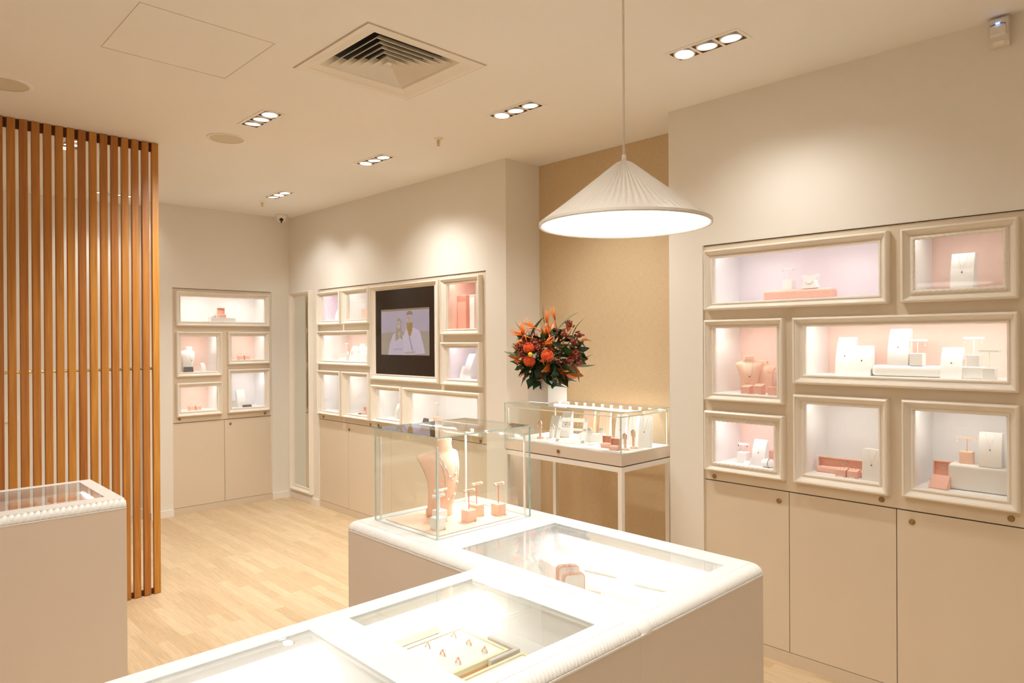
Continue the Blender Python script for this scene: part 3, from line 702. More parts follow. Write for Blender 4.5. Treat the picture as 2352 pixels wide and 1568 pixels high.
def tstand(loc, rz, cube, hs_, bar, label, group, m='white', stem=None, ends='pearl', drop=0, curve=.004, tagc=False, barh=.010):
    T = thing('earring_stand', label, 'earring stand', loc, rz, group)
    MB().rbox((-cube/2, -cube/2, 0), (cube/2, cube/2, cube*1.05), .002, 2).build('base_block', m, T)
    MB().lathe([(.0019, cube*1.04), (.0019, hs_)], n=10).build('stem', stem or m, T)
    pts = []; N = 8
    mb = MB(); fr = [(-bar/2+bar*k/N, -.003-curve*(1-(2*k/N-1)**2)) for k in range(N+1)]
    mb.prism(fr+[(p[0], p[1]+.005) for p in reversed(fr)], hs_-.002, hs_-.002+barh, 'xy'); mb.build('crossbar', m, T)
    for s in (-1, 1):
        e = MB(); zz = hs_+barh*.25
        if ends == 'pearl':
            e.sphere((s*bar*.40, -.0075, zz), .0042, 12)
            if drop: e.sphere((s*bar*.44, -.0075, zz-drop), .0045, 12); e.tube([(s*bar*.40, -.0075, zz), (s*bar*.44, -.0075, zz-drop)], .0006, 6)
            e.build('pearl_earring', 'pearl', T)
        else:
            e.tube([(s*bar*.42, -.007, zz+.002), (s*bar*.44, -.009, zz-drop*.5), (s*bar*.42, -.008, zz-drop)], .0009, 6)
            e.sphere((s*bar*.42, -.008, zz-drop-.003), .0036, 10); e.build('drop_earring', ends, T)
    if tagc:
        MB().box((cube*.2, -cube*.7, 0), (cube*.55, -cube*.45, .006)).build('price_tag', 'acrylic', T)
    return T
def block(loc, rz, wx, dy, h, label, cat='display block', m='white', group=None, r=.006, name='display_block'):
    o = MB().rbox((-wx/2, -dy/2, 0), (wx/2, dy/2, h), r, 4).build(name, m)
    o.location = loc; o.rotation_euler = (0, 0, rz); return tag(o, label, cat, group)
def ringblock(loc, rz, w, h, label, group, m='pink', ring='gold'):
    T = thing('ring_display_block', label, 'ring stand', loc, rz, group); 
    poly = [(-w/2, 0), (w/2, 0), (w/2, h), (-w/2, h*.80)]
    MB().prism(poly, -w/2, w/2, 'yz').build('base_block', m, T)
    mb = MB().tube([(0+w*.22*math.cos(2*math.pi*k/20), 0, h*.92+w*.16+w*.22*math.sin(2*math.pi*k/20)) for k in range(20)], .0010, 6, closed=True)
    mb.sphere((0, 0, h*.92+w*.40), .0022, 8); mb.build('ring', ring, T)
    MB().box((-w*.25, -w/2-.004, 0), (w*.25, -w/2-.0005, .004)).build('price_tag', 'white', T)
    return T
def ringbox(loc, rz, w, label, group, m='pink', name='ring_box', depth=None, lidh=None, script=False, pad=None):
    d = depth or w*.8; lh = lidh or w*.75; bh = w*.32 if not lidh else lidh*.55
    T = thing(name, label, 'jewellery box', loc, rz, group)
    MB().rbox((-w/2, -d/2, 0), (w/2, d/2, bh), min(.006, bh*.3), 3).build('box_base', m, T)
    MB().rbox((-w*.42, -d*.42, bh*.6), (w*.42, d*.38, bh+.003), .002, 2).build('inner_pad', pad or 'peachlt', T)
    # open lid: a shallow tray standing at the back
    mb = MB(); t = w*.06 if w < .06 else .005; y0 = d/2; th = .018 if w > .05 else .012
    mb.rbox((-w/2, y0-.003, bh), (w/2, y0, bh+lh), .001, 1)
    y1_ = y0-.0031; mb.box((-w/2, y0-th, bh+t*.5+.0001), (-w/2+t, y1_, bh+lh-t-.0001)); mb.box((w/2-t, y0-th, bh+t*.5+.0001), (w/2, y1_, bh+lh-t-.0001)); mb.box((-w/2, y0-th, bh+lh-t), (w/2, y1_, bh+lh)); mb.box((-w/2, y0-th, bh), (w/2, y1_, bh+t*.5))
    lid = mb.build('lid', m, T)
    if script: scribble(lid, w*.30, (0, y0-.0042, bh+lh*.55))
    else:
        MB().tube([(w*.14*math.cos(2*math.pi*k/16), -d*.05, bh+.006+w*.14*math.sin(2*math.pi*k/16)) for k in range(16)], .0010, 6, closed=True).build('ring', 'gold', T)
    return T
def scribble(par, w, c):      # white handwritten mark inside the lids, unreadable in the photo
    pts = []
    for k in range(60):
        t = k/59; pts.append((c[0]-w/2+w*t+.10*w*math.sin(t*26), c[1], c[2]+.16*w*math.sin(t*31+1)*(1-.4*t)+.05*w*math.cos(t*9)))
    MB().tube(pts, .0007, 5).tube([(c[0]-w*.2, c[1], c[2]-w*.22), (c[0]+w*.45, c[1], c[2]-w*.20)], .0006, 5).build('handwritten_mark', 'white', par)
def bust(loc, rz, h, label, group, m='peach', jewels='pearls', lower=None):
    T = thing('necklace_bust', label, 'necklace bust', loc, rz, group)
    # sections: (z/h, half width, y centre front, thickness)
    sec = [(0, .195, -.04, .05), (.08, .200, -.05, .05), (.2, .212, -.085, .06), (.35, .232, -.115, .075), (.5, .262, -.125, .09), (.63, .305, -.105, .095), (.73, .338, -.065, .09), (.79, .355, -.03, .075), (.82, .31, -.008, .08), (.85, .20, .005, .10), (.875, .145, .012, .13), (.93, .130, .018, .14), (.985, .140, .02, .15), (1.0, .136, .02, .145)]
    mb = MB(); n = 28; vs = []; fs = []
    for z, hw, yc, th in sec:
        for k in range(n):
            a = 2*math.pi*k/n; cx = math.cos(a); sy = math.sin(a)
            x = hw*h*(abs(cx)**.75)*(1 if cx > 0 else -1); bow = (abs(x)/(hw*h))**2*h*.16*max(0, min(1, (.87-z)/.06))
            y = yc*h+th*h*.5*sy*(1-.25*(1 if sy > 0 else 0))+bow
            vs.append((x, y, z*h))
    for i in range(len(sec)-1):
        for k in range(n): fs.append((i*n+k, i*n+(k+1) % n, (i+1)*n+(k+1) % n, (i+1)*n+k))
    fs.append(tuple(range(n-1, -1, -1))); fs.append(tuple((len(sec)-1)*n+k for k in range(n)))
    mb.add(vs, fs, 0, True)
    b = mb.build('torso', m, T)
    # rear foot curving back from under the chest
    N = 10; up = []; lo_ = []
    foot = [(-.03, .34), (.02, .26), (.05, .19), (.10, .125), (.17, .095), (.235, .075), (.245, .06), (.245, 0), (.02, 0), (-.05, 0)]
    MB().prism([(p[0]*h, p[1]*h) for p in foot], -.10*h, .10*h, 'yz').build('foot', m, T)
    def onchest(x, z):   # point on the chest surface
        zz = z; 
        for i in range(len(sec)-1):
            if sec[i][0] <= zz <= sec[i+1][0]:
                t = (zz-sec[i][0])/(sec[i+1][0]-sec[i][0]); hw, yc, th = [sec[i][q]+(sec[i+1][q]-sec[i][q])*t for q in (1, 2, 3)]; break
        u = min(.98, abs(x)/hw); cx = u**(1/.75); sy = -math.sqrt(max(0, 1-cx*cx)); bow = u*u*.16*max(0, min(1, (.87-zz)/.06))
        return ((x)*h, (yc+th*.5*sy+bow)*h-.0015, zz*h)
    def necklace(sides, bottom, nm='necklace', r=.0011, mt='silver'):
        pts = []
        for k in range(25):
            t = k/24*2-1; x = sides*t; z = .83-(.83-bottom)*(1-abs(t)**2.4)
            pts.append(onchest(x, z))
        return pts
    if jewels == 'pearls':
        for sides, bottom, ks in ((.12, .50, (7, 18)), (.15, .22, (5, 9, 17, 20))):
            pts = necklace(sides, bottom)
            o = MB().tube(pts, .0009, 5).build('necklace', 'silver', T)
            g = MB()
            for k in ks: g.sphere(pts[k], .0052, 12)
            g.build('pearl', 'pearl', o)
    elif jewels:
        pts = necklace(.10, .45); o = MB().tube(pts, .0006, 5).build('necklace', 'silver', T)
        MB().sphere(pts[12], .004, 8).build('pendant', 'gem', o)
    return T
def post(loc, rz, h, label, group, m='peach'):
    T = thing('earring_post', label, 'earring stand', loc, rz, group)
    MB().lathe([(.021, 0), (.021, .006), (.019, .008), (.005, .010)], n=24).build('foot', m, T)
    MB().prism([(-.006, .008), (.006, .008), (.0075, h*.6), (.013, h*.86), (.005, h), (-.005, h), (-.013, h*.86), (-.0075, h*.6)], -.003, .003, 'xz').build('post', m, T)
    for s in (-1, 1):
        MB().tube([(s*.004, -.004, h*.99), (s*.011, -.006, h*.90), (s*.013, -.005, h*.72)], [.0022, .003, .0018], 7).sphere((s*.013, -.005, h*.66), .0035, 8).build('drop_earring', 'silver', T)
    return T
def pillow(loc, rz, w, label):
    T = thing('bracelet_pillow', label, 'bracelet cushion', loc, rz)
    MB().sphere((0, 0, w*.30), w*.5, 24, sc=(1, .72, .60)).build('cushion', 'white', T)
    MB().tube([(w*.10+.0*k, w*.36*math.cos(2*math.pi*k/24), w*.31+w*.29*math.sin(2*math.pi*k/24)) for k in range(24)], .0016, 6, closed=True).build('bracelet', 'gem', T)
def card(loc, rz, w, h, label, m='dark', tilt=.5, group='small display cards'):
    o = MB().prism([(-.012, 0), (.014, 0), (.014*tilt+.003, h), (.014*tilt, h)], -w/2, w/2, 'yz').build('price_card', m); o.location = loc; o.rotation_euler = (0, 0, rz); return tag(o, label, 'card', group)

# --- niches of the right showcase, positions read on each niche floor
def base(u, v, z, wall=None, amax=None):
    p = on(2, z, u, v); return p
def in_niche(nm, u, v, dep, z=None):
    """stand an item on the niche floor on the sight line of (u), dep metres behind the wall face"""
    i, zf = NICHES[nm]; z = zf if z is None else z
    if nm[0] == 'F': p = on(1, YF+dep, u, v)
    else: p = on(0, XR+dep, u, v)
    return Vector((p.x, p.y, z+.0002))
WR, PT = 'white curved jewellery stands', 'white T-bar earring stands'
def nramp(nm, u0, u1, vt, vb, dep, label, z=None, m='white', **k):
    p = in_niche(nm, (u0+u1)/2, vb, dep, z); return ramp(p, FX if nm[0] != 'F' else 0, px(p, u1-u0)*.86, px(p, vb-vt)*1.0, label, m=m, **k), p
def nt(nm, uc, vb, cube_px, vbar, bar_px, dep, label, z=None, group=PT, m='white', **k):
    p = in_niche(nm, uc, vb, dep, z); return tstand(p, FX if nm[0] != 'F' else 0, px(p, cube_px)*.93, px(p, vb-vbar), px(p, bar_px), label, group, m, **k)
# R4
f4 = NICHES['R4'][1]
nramp('R4', 1922, 1968, 777, 862, .14, 'taller of two white curved stands at the left of the long pink niche')
nramp('R4', 1960, 2006, 796, 864, .095, 'shorter white curved stand beside a taller one at the left of the long pink niche')
p = in_niche('R4', 2088, 864, .105); hp = px(p, 26)
block(p, FX, px(p, 148), .085, hp, 'long low white rounded plinth in the long pink niche', m='greyw', r=.018, group='low display plinths')
nramp('R4', 2042, 2092, 757, 840, .11, 'tallest white curved stand, on the low plinth in the long pink niche', z=f4+hp)
nt('R4', 2108, 839, 29, 782, 40, .095, 'white T-bar earring stand on the low plinth in the long pink niche', z=f4+hp, ends='silver', drop=.022, barh=.008)
nramp('R4', 2163, 2213, 796, 866, .09, 'white curved stand right of the low plinth in the long pink niche')
p = in_niche('R4', 2237, 868, .10); h2 = px(p, 28)
block(p, FX, px(p, 42), .06, h2, 'white cube riser near the right end of the long pink niche', m='greyw', group='white riser cubes')
nt('R4', 2237, 839, 27, 775, 40, .10, 'raised T-bar earring stand on a cube riser in the long pink niche', z=f4+h2, ends='silver', drop=.016, barh=.008)
nt('R4', 2273, 869, 27, 805, 44, .065, 'lower T-bar earring stand at the right end of the long pink niche', ends='silver', drop=.008, barh=.008)
p = in_niche('R4', 2009, 859, .15); block(p, FX, .02, .02, px(p, 22), 'small pink block behind the low plinth in the long pink niche', m='pink', r=.002, group='small pink blocks')
# R1
p = in_niche('R1', 1836, 686, .12); hp = px(p, 25)
block(p, FX, px(p, 158), .085, hp, 'low pink rounded plinth in the top lilac niche', m='pink', r=.016, group='low display plinths')
f1 = NICHES['R1'][1]
nt('R1', 1812, 661, 24, 613, 30, .12, 'earring stand with pink cube base on the pink plinth', z=f1+hp, m='white', ends='silver', drop=.006, barh=.007)
p = in_niche('R1', 1862, 657, .10, f1+hp)
T = thing('bracelet_cushion', 'white waisted cushion with a bracelet on the pink plinth', 'bracelet cushion', p, FX)
ww, hh = px(p, 36), px(p, 32)
vs = [(-.42,0),(-.5,.06),(-.38,.35),(-.36,.6),(-.5,.95),(-.42,1),(-.2,.93),(0,.91),(.2,.93),(.42,1),(.5,.95),(.36,.6),(.38,.35),(.5,.06),(.42,0)]
MB().prism([(a*ww, b*hh) for a, b in vs], -.018, .018, 'xz').build('cushion', 'white', T)
MB().tube([(.0-ww*.25*math.cos(t), -.0195, hh*(.62-.28*math.sin(t))) for t in [math.pi*.15+k*math.pi*.7/10 for k in range(11)]], .001, 6).build('bracelet', 'silver', T)
# R2
nramp('R2', 2187, 2240, 576, 664, .105, 'large white curved stand alone in the top right rope-framed pink niche', lean=.5)
# R3
p = in_niche('R3', 1721, 899, .12); bust(p, FX+R(30), px(p, 85), 'peach necklace bust with a fine pendant in the tall pink niche', 'small peach necklace busts', 'peachlt', 'fine')
p = in_niche('R3', 1754, 896, .19); bust(p, FX-R(10), px(p, 74), 'second peach necklace bust, behind and right of the first in the tall pink niche', 'small peach necklace busts', 'peachlt', None)
RB = 'pink ring display blocks'
for (u, v0, v1, dep, lb) in ((1716, 882, 902, .05, 'pink ring block directly in front of the bust in the tall pink niche'), (1744, 878, 902, .055, 'taller pink ring block between the bust and the earring stand')):
    p = in_niche('R3', u, v1, dep); ringblock(p, FX, px(p, 20), px(p, v1-v0), lb, RB)
nt('R3', 1776, 902, 19, 851, 27, .06, 'pink T-bar earring stand half hidden by the frame of the tall pink niche', m='pink', ends='silver', drop=.005, barh=.003)
# R5
nt('R5', 1708, 1052, 24, 1012, 25, .13, 'white T-bar earring stand in the lower left rope-framed niche', m='white', ends='gem', drop=.006, barh=.011)
nramp('R5', 1728, 1764, 1002, 1060, .11, 'white curved stand in the lower left rope-framed niche')
p = in_niche('R5', 1765, 1066, .075); pillow(p, FX, px(p, 34), 'round white bracelet cushion in the lower left rope-framed niche')
p = in_niche('R5', 1715, 1065, .05); card(p, FX, px(p, 14), px(p, 10), 'small white price card in the lower left rope-framed niche', 'greyw')
p = in_niche('R5', 1777, 1050, .20); block(p, FX, .04, .04, px(p, 30), 'pink block behind the bracelet cushion', m='pink', r=.003, group='small pink blocks')
# R6
p = in_niche('R6', 1934, 1086, .11)
ringbox(p, FX, px(p, 110), 'long open pink necklace box with a white script in its lid', None, name='necklace_box', depth=.05, lidh=px(p, 22), script=True)
for u, lb in ((1935, 'left pink ring block in front of the long pink box'), (1961, 'right pink ring block in front of the long pink box')):
    p = in_niche('R6', u, 1095, .055); ringblock(p, FX, px(p, 22), px(p, 19), lb, RB)
nramp('R6', 1983, 2030, 1025, 1096, .06, 'white curved stand with a round pendant, part hidden right of the long pink box', lean=.3)
# R7
p = in_niche('R7', 2163, 1112, .10); ringbox(p, FX, px(p, 38), 'open pink jewellery box with script lid in the lower right niche', None, name='jewellery_box', depth=.06, lidh=px(p, 38), script=True)
p = in_niche('R7', 2158, 1119, .055)
T = thing('earring_card_pad', 'sloping pink pad with drop earrings leaning before the open box', 'jewellery pad', p, FX+R(-8))
MB().prism([(-.02, 0), (.018, 0), (.018, px(p, 30)), (.012, px(p, 31)), (-.02, .006)], -px(p, 19), px(p, 19), 'yz').build('pad', 'pink', T)
for s in (-.010, .010): MB().tube([(s, -.004, .020), (s, -.008, .013), (s, -.011, .009)], .0012, 6).build('drop_earring', 'silver', T)
p = in_niche('R7', 2257, 1122, .13); hb = px(p, 60)
p.y = (p.y+px(p, 64) + .619)/2; block(p, FX, 2*(p.y-.620), .10, hb, 'big off-white rounded block in the lower right niche', m='greyw', r=.014, group='white riser blocks')
f7 = NICHES['R7'][1]
nt('R7', 2221, 1062, 28, 1005, 41, .13, 'pink based T-bar earring stand on the big off-white block', z=f7+hb, m='peachlt', ends='silver', drop=.014, barh=.007)
nramp('R7', 2252, 2303, 995, 1073, .115, 'white curved stand with a ring on the big off-white block', z=f7+hb, lean=.3)
# middle showcase
nramp('M1', 768, 790, 701, 729, .10, 'small white loop stand on pink base in the top left lilac niche', m='white', gem=False)
p = in_niche('M2', 842, 732, .11); block(p, FX, px(p, 22), .05, px(p, 24), 'pink block at the edge of the second top niche of the middle showcase', m='pink', r=.003, group='small pink blocks')
p = in_niche('M3', 793, 829, .12); hb = px(p, 14); block(p, FX, px(p, 32), .07, hb, 'white riser in the wide niche of the middle showcase', m='greyw', r=.004, group='white riser blocks')
f3 = NICHES['M3'][1]
nt('M3', 797, 814, 7, 790, 12, .11, 'tiny white T-bar stand on the riser in the wide niche', z=f3+hb, ends='silver', drop=.004)
nramp('M3', 803, 822, 796, 830, .10, 'first of three white stands behind the riser in the wide niche')
nramp('M3', 820, 838, 790, 829, .16, 'tallest white stand at the back of the wide niche')
nramp('M3', 832, 852, 798, 831, .08, 'white stand cut off by the right frame of the wide niche')
p = in_niche('M5', 836, 949, .07); ringbox(p, FX-R(20), px(p, 16), 'open pink ring box in the narrow niche right of the first', 'open pink ring boxes')
p = in_niche('M5', 826, 953, .05); card(p, FX, .04, .010, 'flat grey price card beside the open ring box in the narrow niche', 'dark')
p = in_niche('M7', 1068, 755, .13); block(p, FX, px(p, 31), .07, px(p, 78), 'tall pink block in the upper right niche of the middle showcase', m=mat('coral_block', (.86, .42, .33), .6, bump=(200, .1)), r=.004, group='tall blocks behind glass')
p = in_niche('M7', 1092, 757, .11); block(p, FX, px(p, 17), .07, px(p, 78), 'tall white block at the right of the tall pink one', m='white', r=.004, group='tall blocks behind glass')
nramp('M8', 1068, 1094, 814, 871, .12, 'rounded white stand in the niche under the tall pink block', gem=False, lean=.8)
nramp('M8', 1058, 1070, 842, 871, .09, 'short white stand left of the rounded stand', gem=False)
nramp('M9', 908, 922, 930, 964, .09, 'white stand at the right of the small niche below the wall screen', gem=False)
nt('M10', 1004, 981, 14, 938, 16, .15, 'white T-bar earring stand with pink base in the wide low niche', ends='silver', drop=.005, m='peachlt')
p = in_niche('M10', 1050, 977, .14); pillow(p, FX, px(p, 20), 'white bracelet cushion in the wide low niche of the middle showcase')
p = in_niche('M10', 977, 979, .04); card(p, FX, px(p, 18), px(p, 12), 'dark card leaning at the front of the wide low niche', 'dark')
p = in_niche('M4', 752, 948, .05); card(p, FX, .05, .008, 'small flat white card in the tall narrow niche at the left', 'white')
# far showcase
p = in_niche('F1', 510, 739, .10); hb = px(p, 10)
block(p, 0, px(p, 56), .08, hb, 'low white plinth in the top niche of the far showcase', m='greyw', r=.003, group='low display plinths')
z1 = NICHES['F1'][1]+hb
p = in_niche('F1', 509, 728, .11, z1); ringbox(p, 0, px(p, 17), 'open pink ring box on the white plinth of the far showcase', 'open pink ring boxes', lidh=px(p, 15))
p = in_niche('F1', 492, 728, .09, z1); pillow(p, 0, px(p, 13), 'tiny white cushion left of the ring box in the far showcase')
p = in_niche('F2', 434, 850, .13); bust(p, R(20), px(p, 58), 'white necklace bust in the pink niche of the far showcase', None, 'white', 'fine')
p = in_niche('F2', 433, 852, .04); card(p, 0, px(p, 21), px(p, 12), 'dark card in front of the white bust in the far showcase', 'dark')
p = in_niche('F2', 466, 851, .08); ramp(p, R(25), px(p, 12), px(p, 20), 'small tilted white stand beside the white bust', gem=False, group=None)
for nm, us, vb in (('F3', (552, 566), 824), ('F4', (439, 455), 940)):
    for k, u in enumerate(us):
        p = in_niche(nm, u, vb, .09); ringblock(p, 0, px(p, 11), px(p, 11), '%s pink ring block in the %s pink niche of the far showcase' % (('left', 'right')[k], {'F3': 'upper right', 'F4': 'lower left'}[nm]), RB)
nramp('F5', 542, 563, 891, 930, .12, 'white curved stand in the lower right niche of the far showcase', gem=False)
p = in_niche('F5', 568, 931, .05); card(p, 0, px(p, 20), px(p, 5), 'dark flat card beside the white stand in the far showcase', 'dark')
p = in_niche('F5', 537, 931, .16); block(p, 0, px(p, 8), .02, px(p, 14), 'grey small block at the left of the white stand in the far showcase', m='greyf', r=.001)

# ------------------------------------------------------------------ counters
def rope_edge(mb, p0, p1, out, w, h, pitch, amp, slant=1.0, mi=0):
    """moulded quarter-round edge from p0 to p1 (flat-top edge line), bulging to 'out', twisted like a cord"""
    p0, p1, out = Vector(p0), Vector(p1), Vector(out); L = (p1-p0).length; t = (p1-p0)/L
    st = max(4, int(L/pitch*6)); n = 9; vs = []; fs = []
    for i in range(st+1):
        s = L*i/st
        for k in range(n+1):
            th = math.pi/2*k/n*1.0
            q = abs(math.sin(math.pi*(s/pitch+slant*k/n)))**.5
            e = 1-amp*(1-q)
            vs.append(p0+t*s+out*(w*math.sin(th)*e)+Vector((0, 0, -h+h*math.cos(th)*e)))
        vs.append(p0+t*s+Vector((0, 0, -h)))
    m_ = n+2
    for i in range(st):
        for k in range(m_): fs.append((i*m_+k, i*m_+(k+1) % m_, (i+1)*m_+(k+1) % m_, (i+1)*m_+k))
    fs.append(tuple(range(m_))); fs.append(tuple(st*m_+k for k in range(m_)))
    mb.add(vs, fs, mi, True)
WELL = .112
def counter(label, x0, x1, y0, y1, bull, wells, zb=.925, cow=.036, pitch=.012, amp=.06, leds=True, WELL=.112):
    """bull: set of sides ('x0','y0') with a rounded cord edge"""
    org = ((x0+x1)/2, (y0+y1)/2, 0)
    T = thing('display_counter', label, 'display counter', org, 0, 'glass-topped display counters')
    mb = MB(); g = .0001
    grid_panel(mb, (x0+g, x1-g, y0+g, y1-g), [], lambda a, b: (a, b, 0))
    for a, b in (((x0+g, y0+g), (x1-g, y0+g)), ((x1-g, y0+g), (x1-g, y1-g)), ((x1-g, y1-g), (x0+g, y1-g)), ((x0+g, y1-g), (x0+g, y0+g))):
        mb.add([(a[0],a[1],0.0),(b[0],b[1],0.0),(b[0],b[1],zb),(a[0],a[1],zb)], [(0,1,2,3)])
    mb.build('body', 'counter', T, org=org)
    fx0 = x0+(cow if 'x0' in bull else 0); fy0 = y0+(cow if 'y0' in bull else 0)
    top = MB(); grid_panel(top, (fx0, x1, fy0, y1), wells, lambda a, b: (a, b, ZT))
    for a, b in (((x1, fy0), (x1, y1)), ((x1, y1), (fx0, y1)), ((fx0, y1), (fx0, fy0)), ((fx0, fy0), (x1, fy0))):
        top.add([(a[0],a[1],zb),(b[0],b[1],zb),(b[0],b[1],ZT),(a[0],a[1],ZT)], [(0,1,2,3)])
    for w_ in wells:
        for a, b in (((w_[0], w_[2]), (w_[1], w_[2])), ((w_[1], w_[2]), (w_[1], w_[3])), ((w_[1], w_[3]), (w_[0], w_[3])), ((w_[0], w_[3]), (w_[0], w_[2]))):
            top.add([(a[0],a[1],ZT-.012),(b[0],b[1],ZT-.012),(b[0],b[1],ZT),(a[0],a[1],ZT)], [(0,1,2,3)])
    top.build('counter_top', 'ctop', T, org=org)
    if 'x0' in bull:
        m2 = MB(); rope_edge(m2, (fx0, y1, ZT), (fx0, fy0, ZT), (-1, 0, 0), cow, ZT-zb, pitch, amp); m2.build('corded_edge', 'ctop', T, org=org)
    if 'y0' in bull:
        m2 = MB(); rope_edge(m2, (fx0, fy0, ZT), (x1, fy0, ZT), (0, -1, 0), cow, ZT-zb, pitch, amp); m2.build('corded_edge', 'ctop', T, org=org)
    if 'x0' in bull and 'y0' in bull:
        MB().sphere((fx0-.002, fy0-.002, zb+.001), cow*1.03, 24, sc=(1, 1, (ZT-zb)/cow)).build('corner_boss', 'ctop', T, org=org)
    mb = MB()     # thin bright line under the corded edge
    if 'y0' in bull: mb.box((x0, y0-.0015, zb-.005), (x1, y0+.004, zb-.0005))
    if 'x0' in bull: mb.box((x0-.0015, y0, zb-.005), (x0+.004, y1, zb-.0005))
    mb.build('edge_bead', 'ctop', T, org=org)
    for (a0, a1, b0, b1) in wells:
        e = .018; zf = ZT-WELL; zu = ZT-.012
        mb = MB()
        mb.add([(a0-e,b0-e,zf),(a1+e,b0-e,zf),(a1+e,b1+e,zf),(a0-e,b1+e,zf)], [(0,1,2,3)])
        for p, q in (((a0-e,b0-e),(a1+e,b0-e)),((a1+e,b0-e),(a1+e,b1+e)),((a1+e,b1+e),(a0-e,b1+e)),((a0-e,b1+e),(a0-e,b0-e))):
            mb.add([(p[0],p[1],zf),(q[0],q[1],zf),(q[0],q[1],zu),(p[0],p[1],zu)], [(0,1,2,3)])
        grid_panel(mb, (a0-e, a1+e, b0-e, b1+e), [(a0, a1, b0, b1)], lambda a, b: (a, b, zu))
        wl = mb.build('display_well', 'niche', T, org=org)
        MB().box((a0, b0, ZT-.007), (a1, b1, ZT-.001)).build('glass_top', 'tglass', T, org=org)
        if leds:
            s = 'y' if b1 < 1.46 else 'x'
            if s == 'y': MB().box((a0, b1+.004, zu-.022), (a1, b1+e-.001, zu-.001)).build('light_channel', 'niche', wl, org=org); c = ((a0+a1)/2, b1+.006, zu-.024); L = a1-a0; xa = Vector((1, 0, 0)); tilt = Vector((0, .25, 1))
            else: MB().box((a1+.004, b0, zu-.022), (a1+e-.001, b1, zu-.001)).build('light_channel', 'niche', wl, org=org); c = (a1+.006, (b0+b1)/2, zu-.024); L = b1-b0; xa = Vector((0, 1, 0)); tilt = Vector((.25, 0, 1))
            l = light('AREA', 'well_light', c, leds*L, SHOP, T, None, L*.96, .008, org=org)
            za = tilt.normalized(); ya = za.cross(xa).normalized(); l.rotation_euler = Matrix((xa, ya, xa.cross(ya))).transposed().to_euler()
    return T
WA = (1.389, 1.822, 1.011, 1.674)
WB1 = (.853, 1.234, 1.009, 1.440); WB2 = (.374, .755, 1.009, 1.446)
WC = (-.15, .792, 3.300, 3.733)
counter('white counter carrying the glass jewellery case, right of the middle', 1.305, 1.902, .935, 2.205, ('x0', 'y0'), [WA], pitch=.011, amp=.055, leds=.28)
counter('white counter in the foreground with a ring tray under its glass', .20, 1.305, .935, 1.497, ('y0',), [WB1, WB2], pitch=.011, amp=.055, leds=.28)
counter('white counter with a thick twisted cord edge at the left picture edge', -.35, .845, 3.185, 3.775, ('y0',), [WC], pitch=.021, amp=.32, cow=.030, zb=.918, leds=.08, WELL=.045)

# items in counter wells
zw = ZT-WELL+.0003
TR = 'peach jewellery trays in the left counter'
for u, v, lb in ((52, 1166, 'left of two flat peach trays under the glass of the left counter'), (145, 1152, 'right of two flat peach trays under the glass of the left counter')):
    q = on(2, ZT-.045, u, v-4); q = Vector((min(q.x, .74), min(q.y+.01, 3.68), ZT-.0447))
    T = thing('jewellery_tray', lb, 'tray', q, 0, TR)
    MB().rbox((-.05, -.04, 0), (.05, .04, .012), .005, 3).build('tray', 'pink', T)
    MB().rbox((-.042, -.032, .009), (.042, .032, .0135), .003, 2).build('pad', 'peachlt', T)
# arched boxes in counter A
for (u, v, dx, lb) in ((1304, 1338, 1, 'rear upright rounded pink lid under the right counter glass'), (1317, 1356, 1, 'front upright rounded pink lid under the right counter glass')):
    p = on(2, zw, u, v)
    T = thing('open_box_lid', lb, 'jewellery box', p, R(-28), 'upright rounded box lids')
    wv, hv, th = px(p, 52), px(p, 42), .010
    def rr(w_, h_, r_, n_=6):
        pts = [(w_/2, 0)]
        for k in range(n_+1): a = math.pi/2*k/n_; pts.append((w_/2-r_+r_*math.cos(a), h_-r_+r_*math.sin(a)))
        for k in range(n_+1): a = math.pi/2+math.pi/2*k/n_; pts.append((-w_/2+r_+r_*math.cos(a), h_-r_+r_*math.sin(a)))
        return pts+[(-w_/2, 0)]
    MB().prism(rr(wv, hv, .014), -th, th, 'xz', smooth=True).build('rim', 'pink', T)
    MB().prism(rr(wv-.008, hv-.005, .011), -th-.0012, -th+.002, 'xz').build('lining', 'white', T)
p = on(2, zw, 1352, 1362); o = MB().rbox((-.035, -.012, 0), (.035, .012, .006), .002, 2).build('pink_strip', 'pink'); o.location = p; o.rotation_euler = (0, 0, R(-70)); tag(o, 'flat pink strip beside the upright lids under the right counter glass', 'jewellery pad')
p = on(2, zw, 1262, 1318)
o = MB().add([(-.055,-.03,0),(.055,-.03,0),(.0,.035,0),(-.035,.01,.055)], [(0,1,3),(1,2,3),(2,0,3),(0,2,1)]).build('folded_card', 'white'); o.location = p; o.rotation_euler = (0, 0, R(-15)); tag(o, 'white folded triangular card under the right counter glass', 'card')
for u, v, lb in ((1380, 1318, 'thin pale acrylic bar towards the back of the right counter well'), (1500, 1352, 'thin pale acrylic bar towards the right of the right counter well')):
    p = on(2, zw, u, v); o = MB().rbox((-.005, -.06, 0), (.005, .06, .007), .001, 1).build('acrylic_bar', 'greyw'); o.location = p; o.rotation_euler = (0, 0, R(10)); tag(o, lb, 'acrylic bar', 'thin acrylic bars')
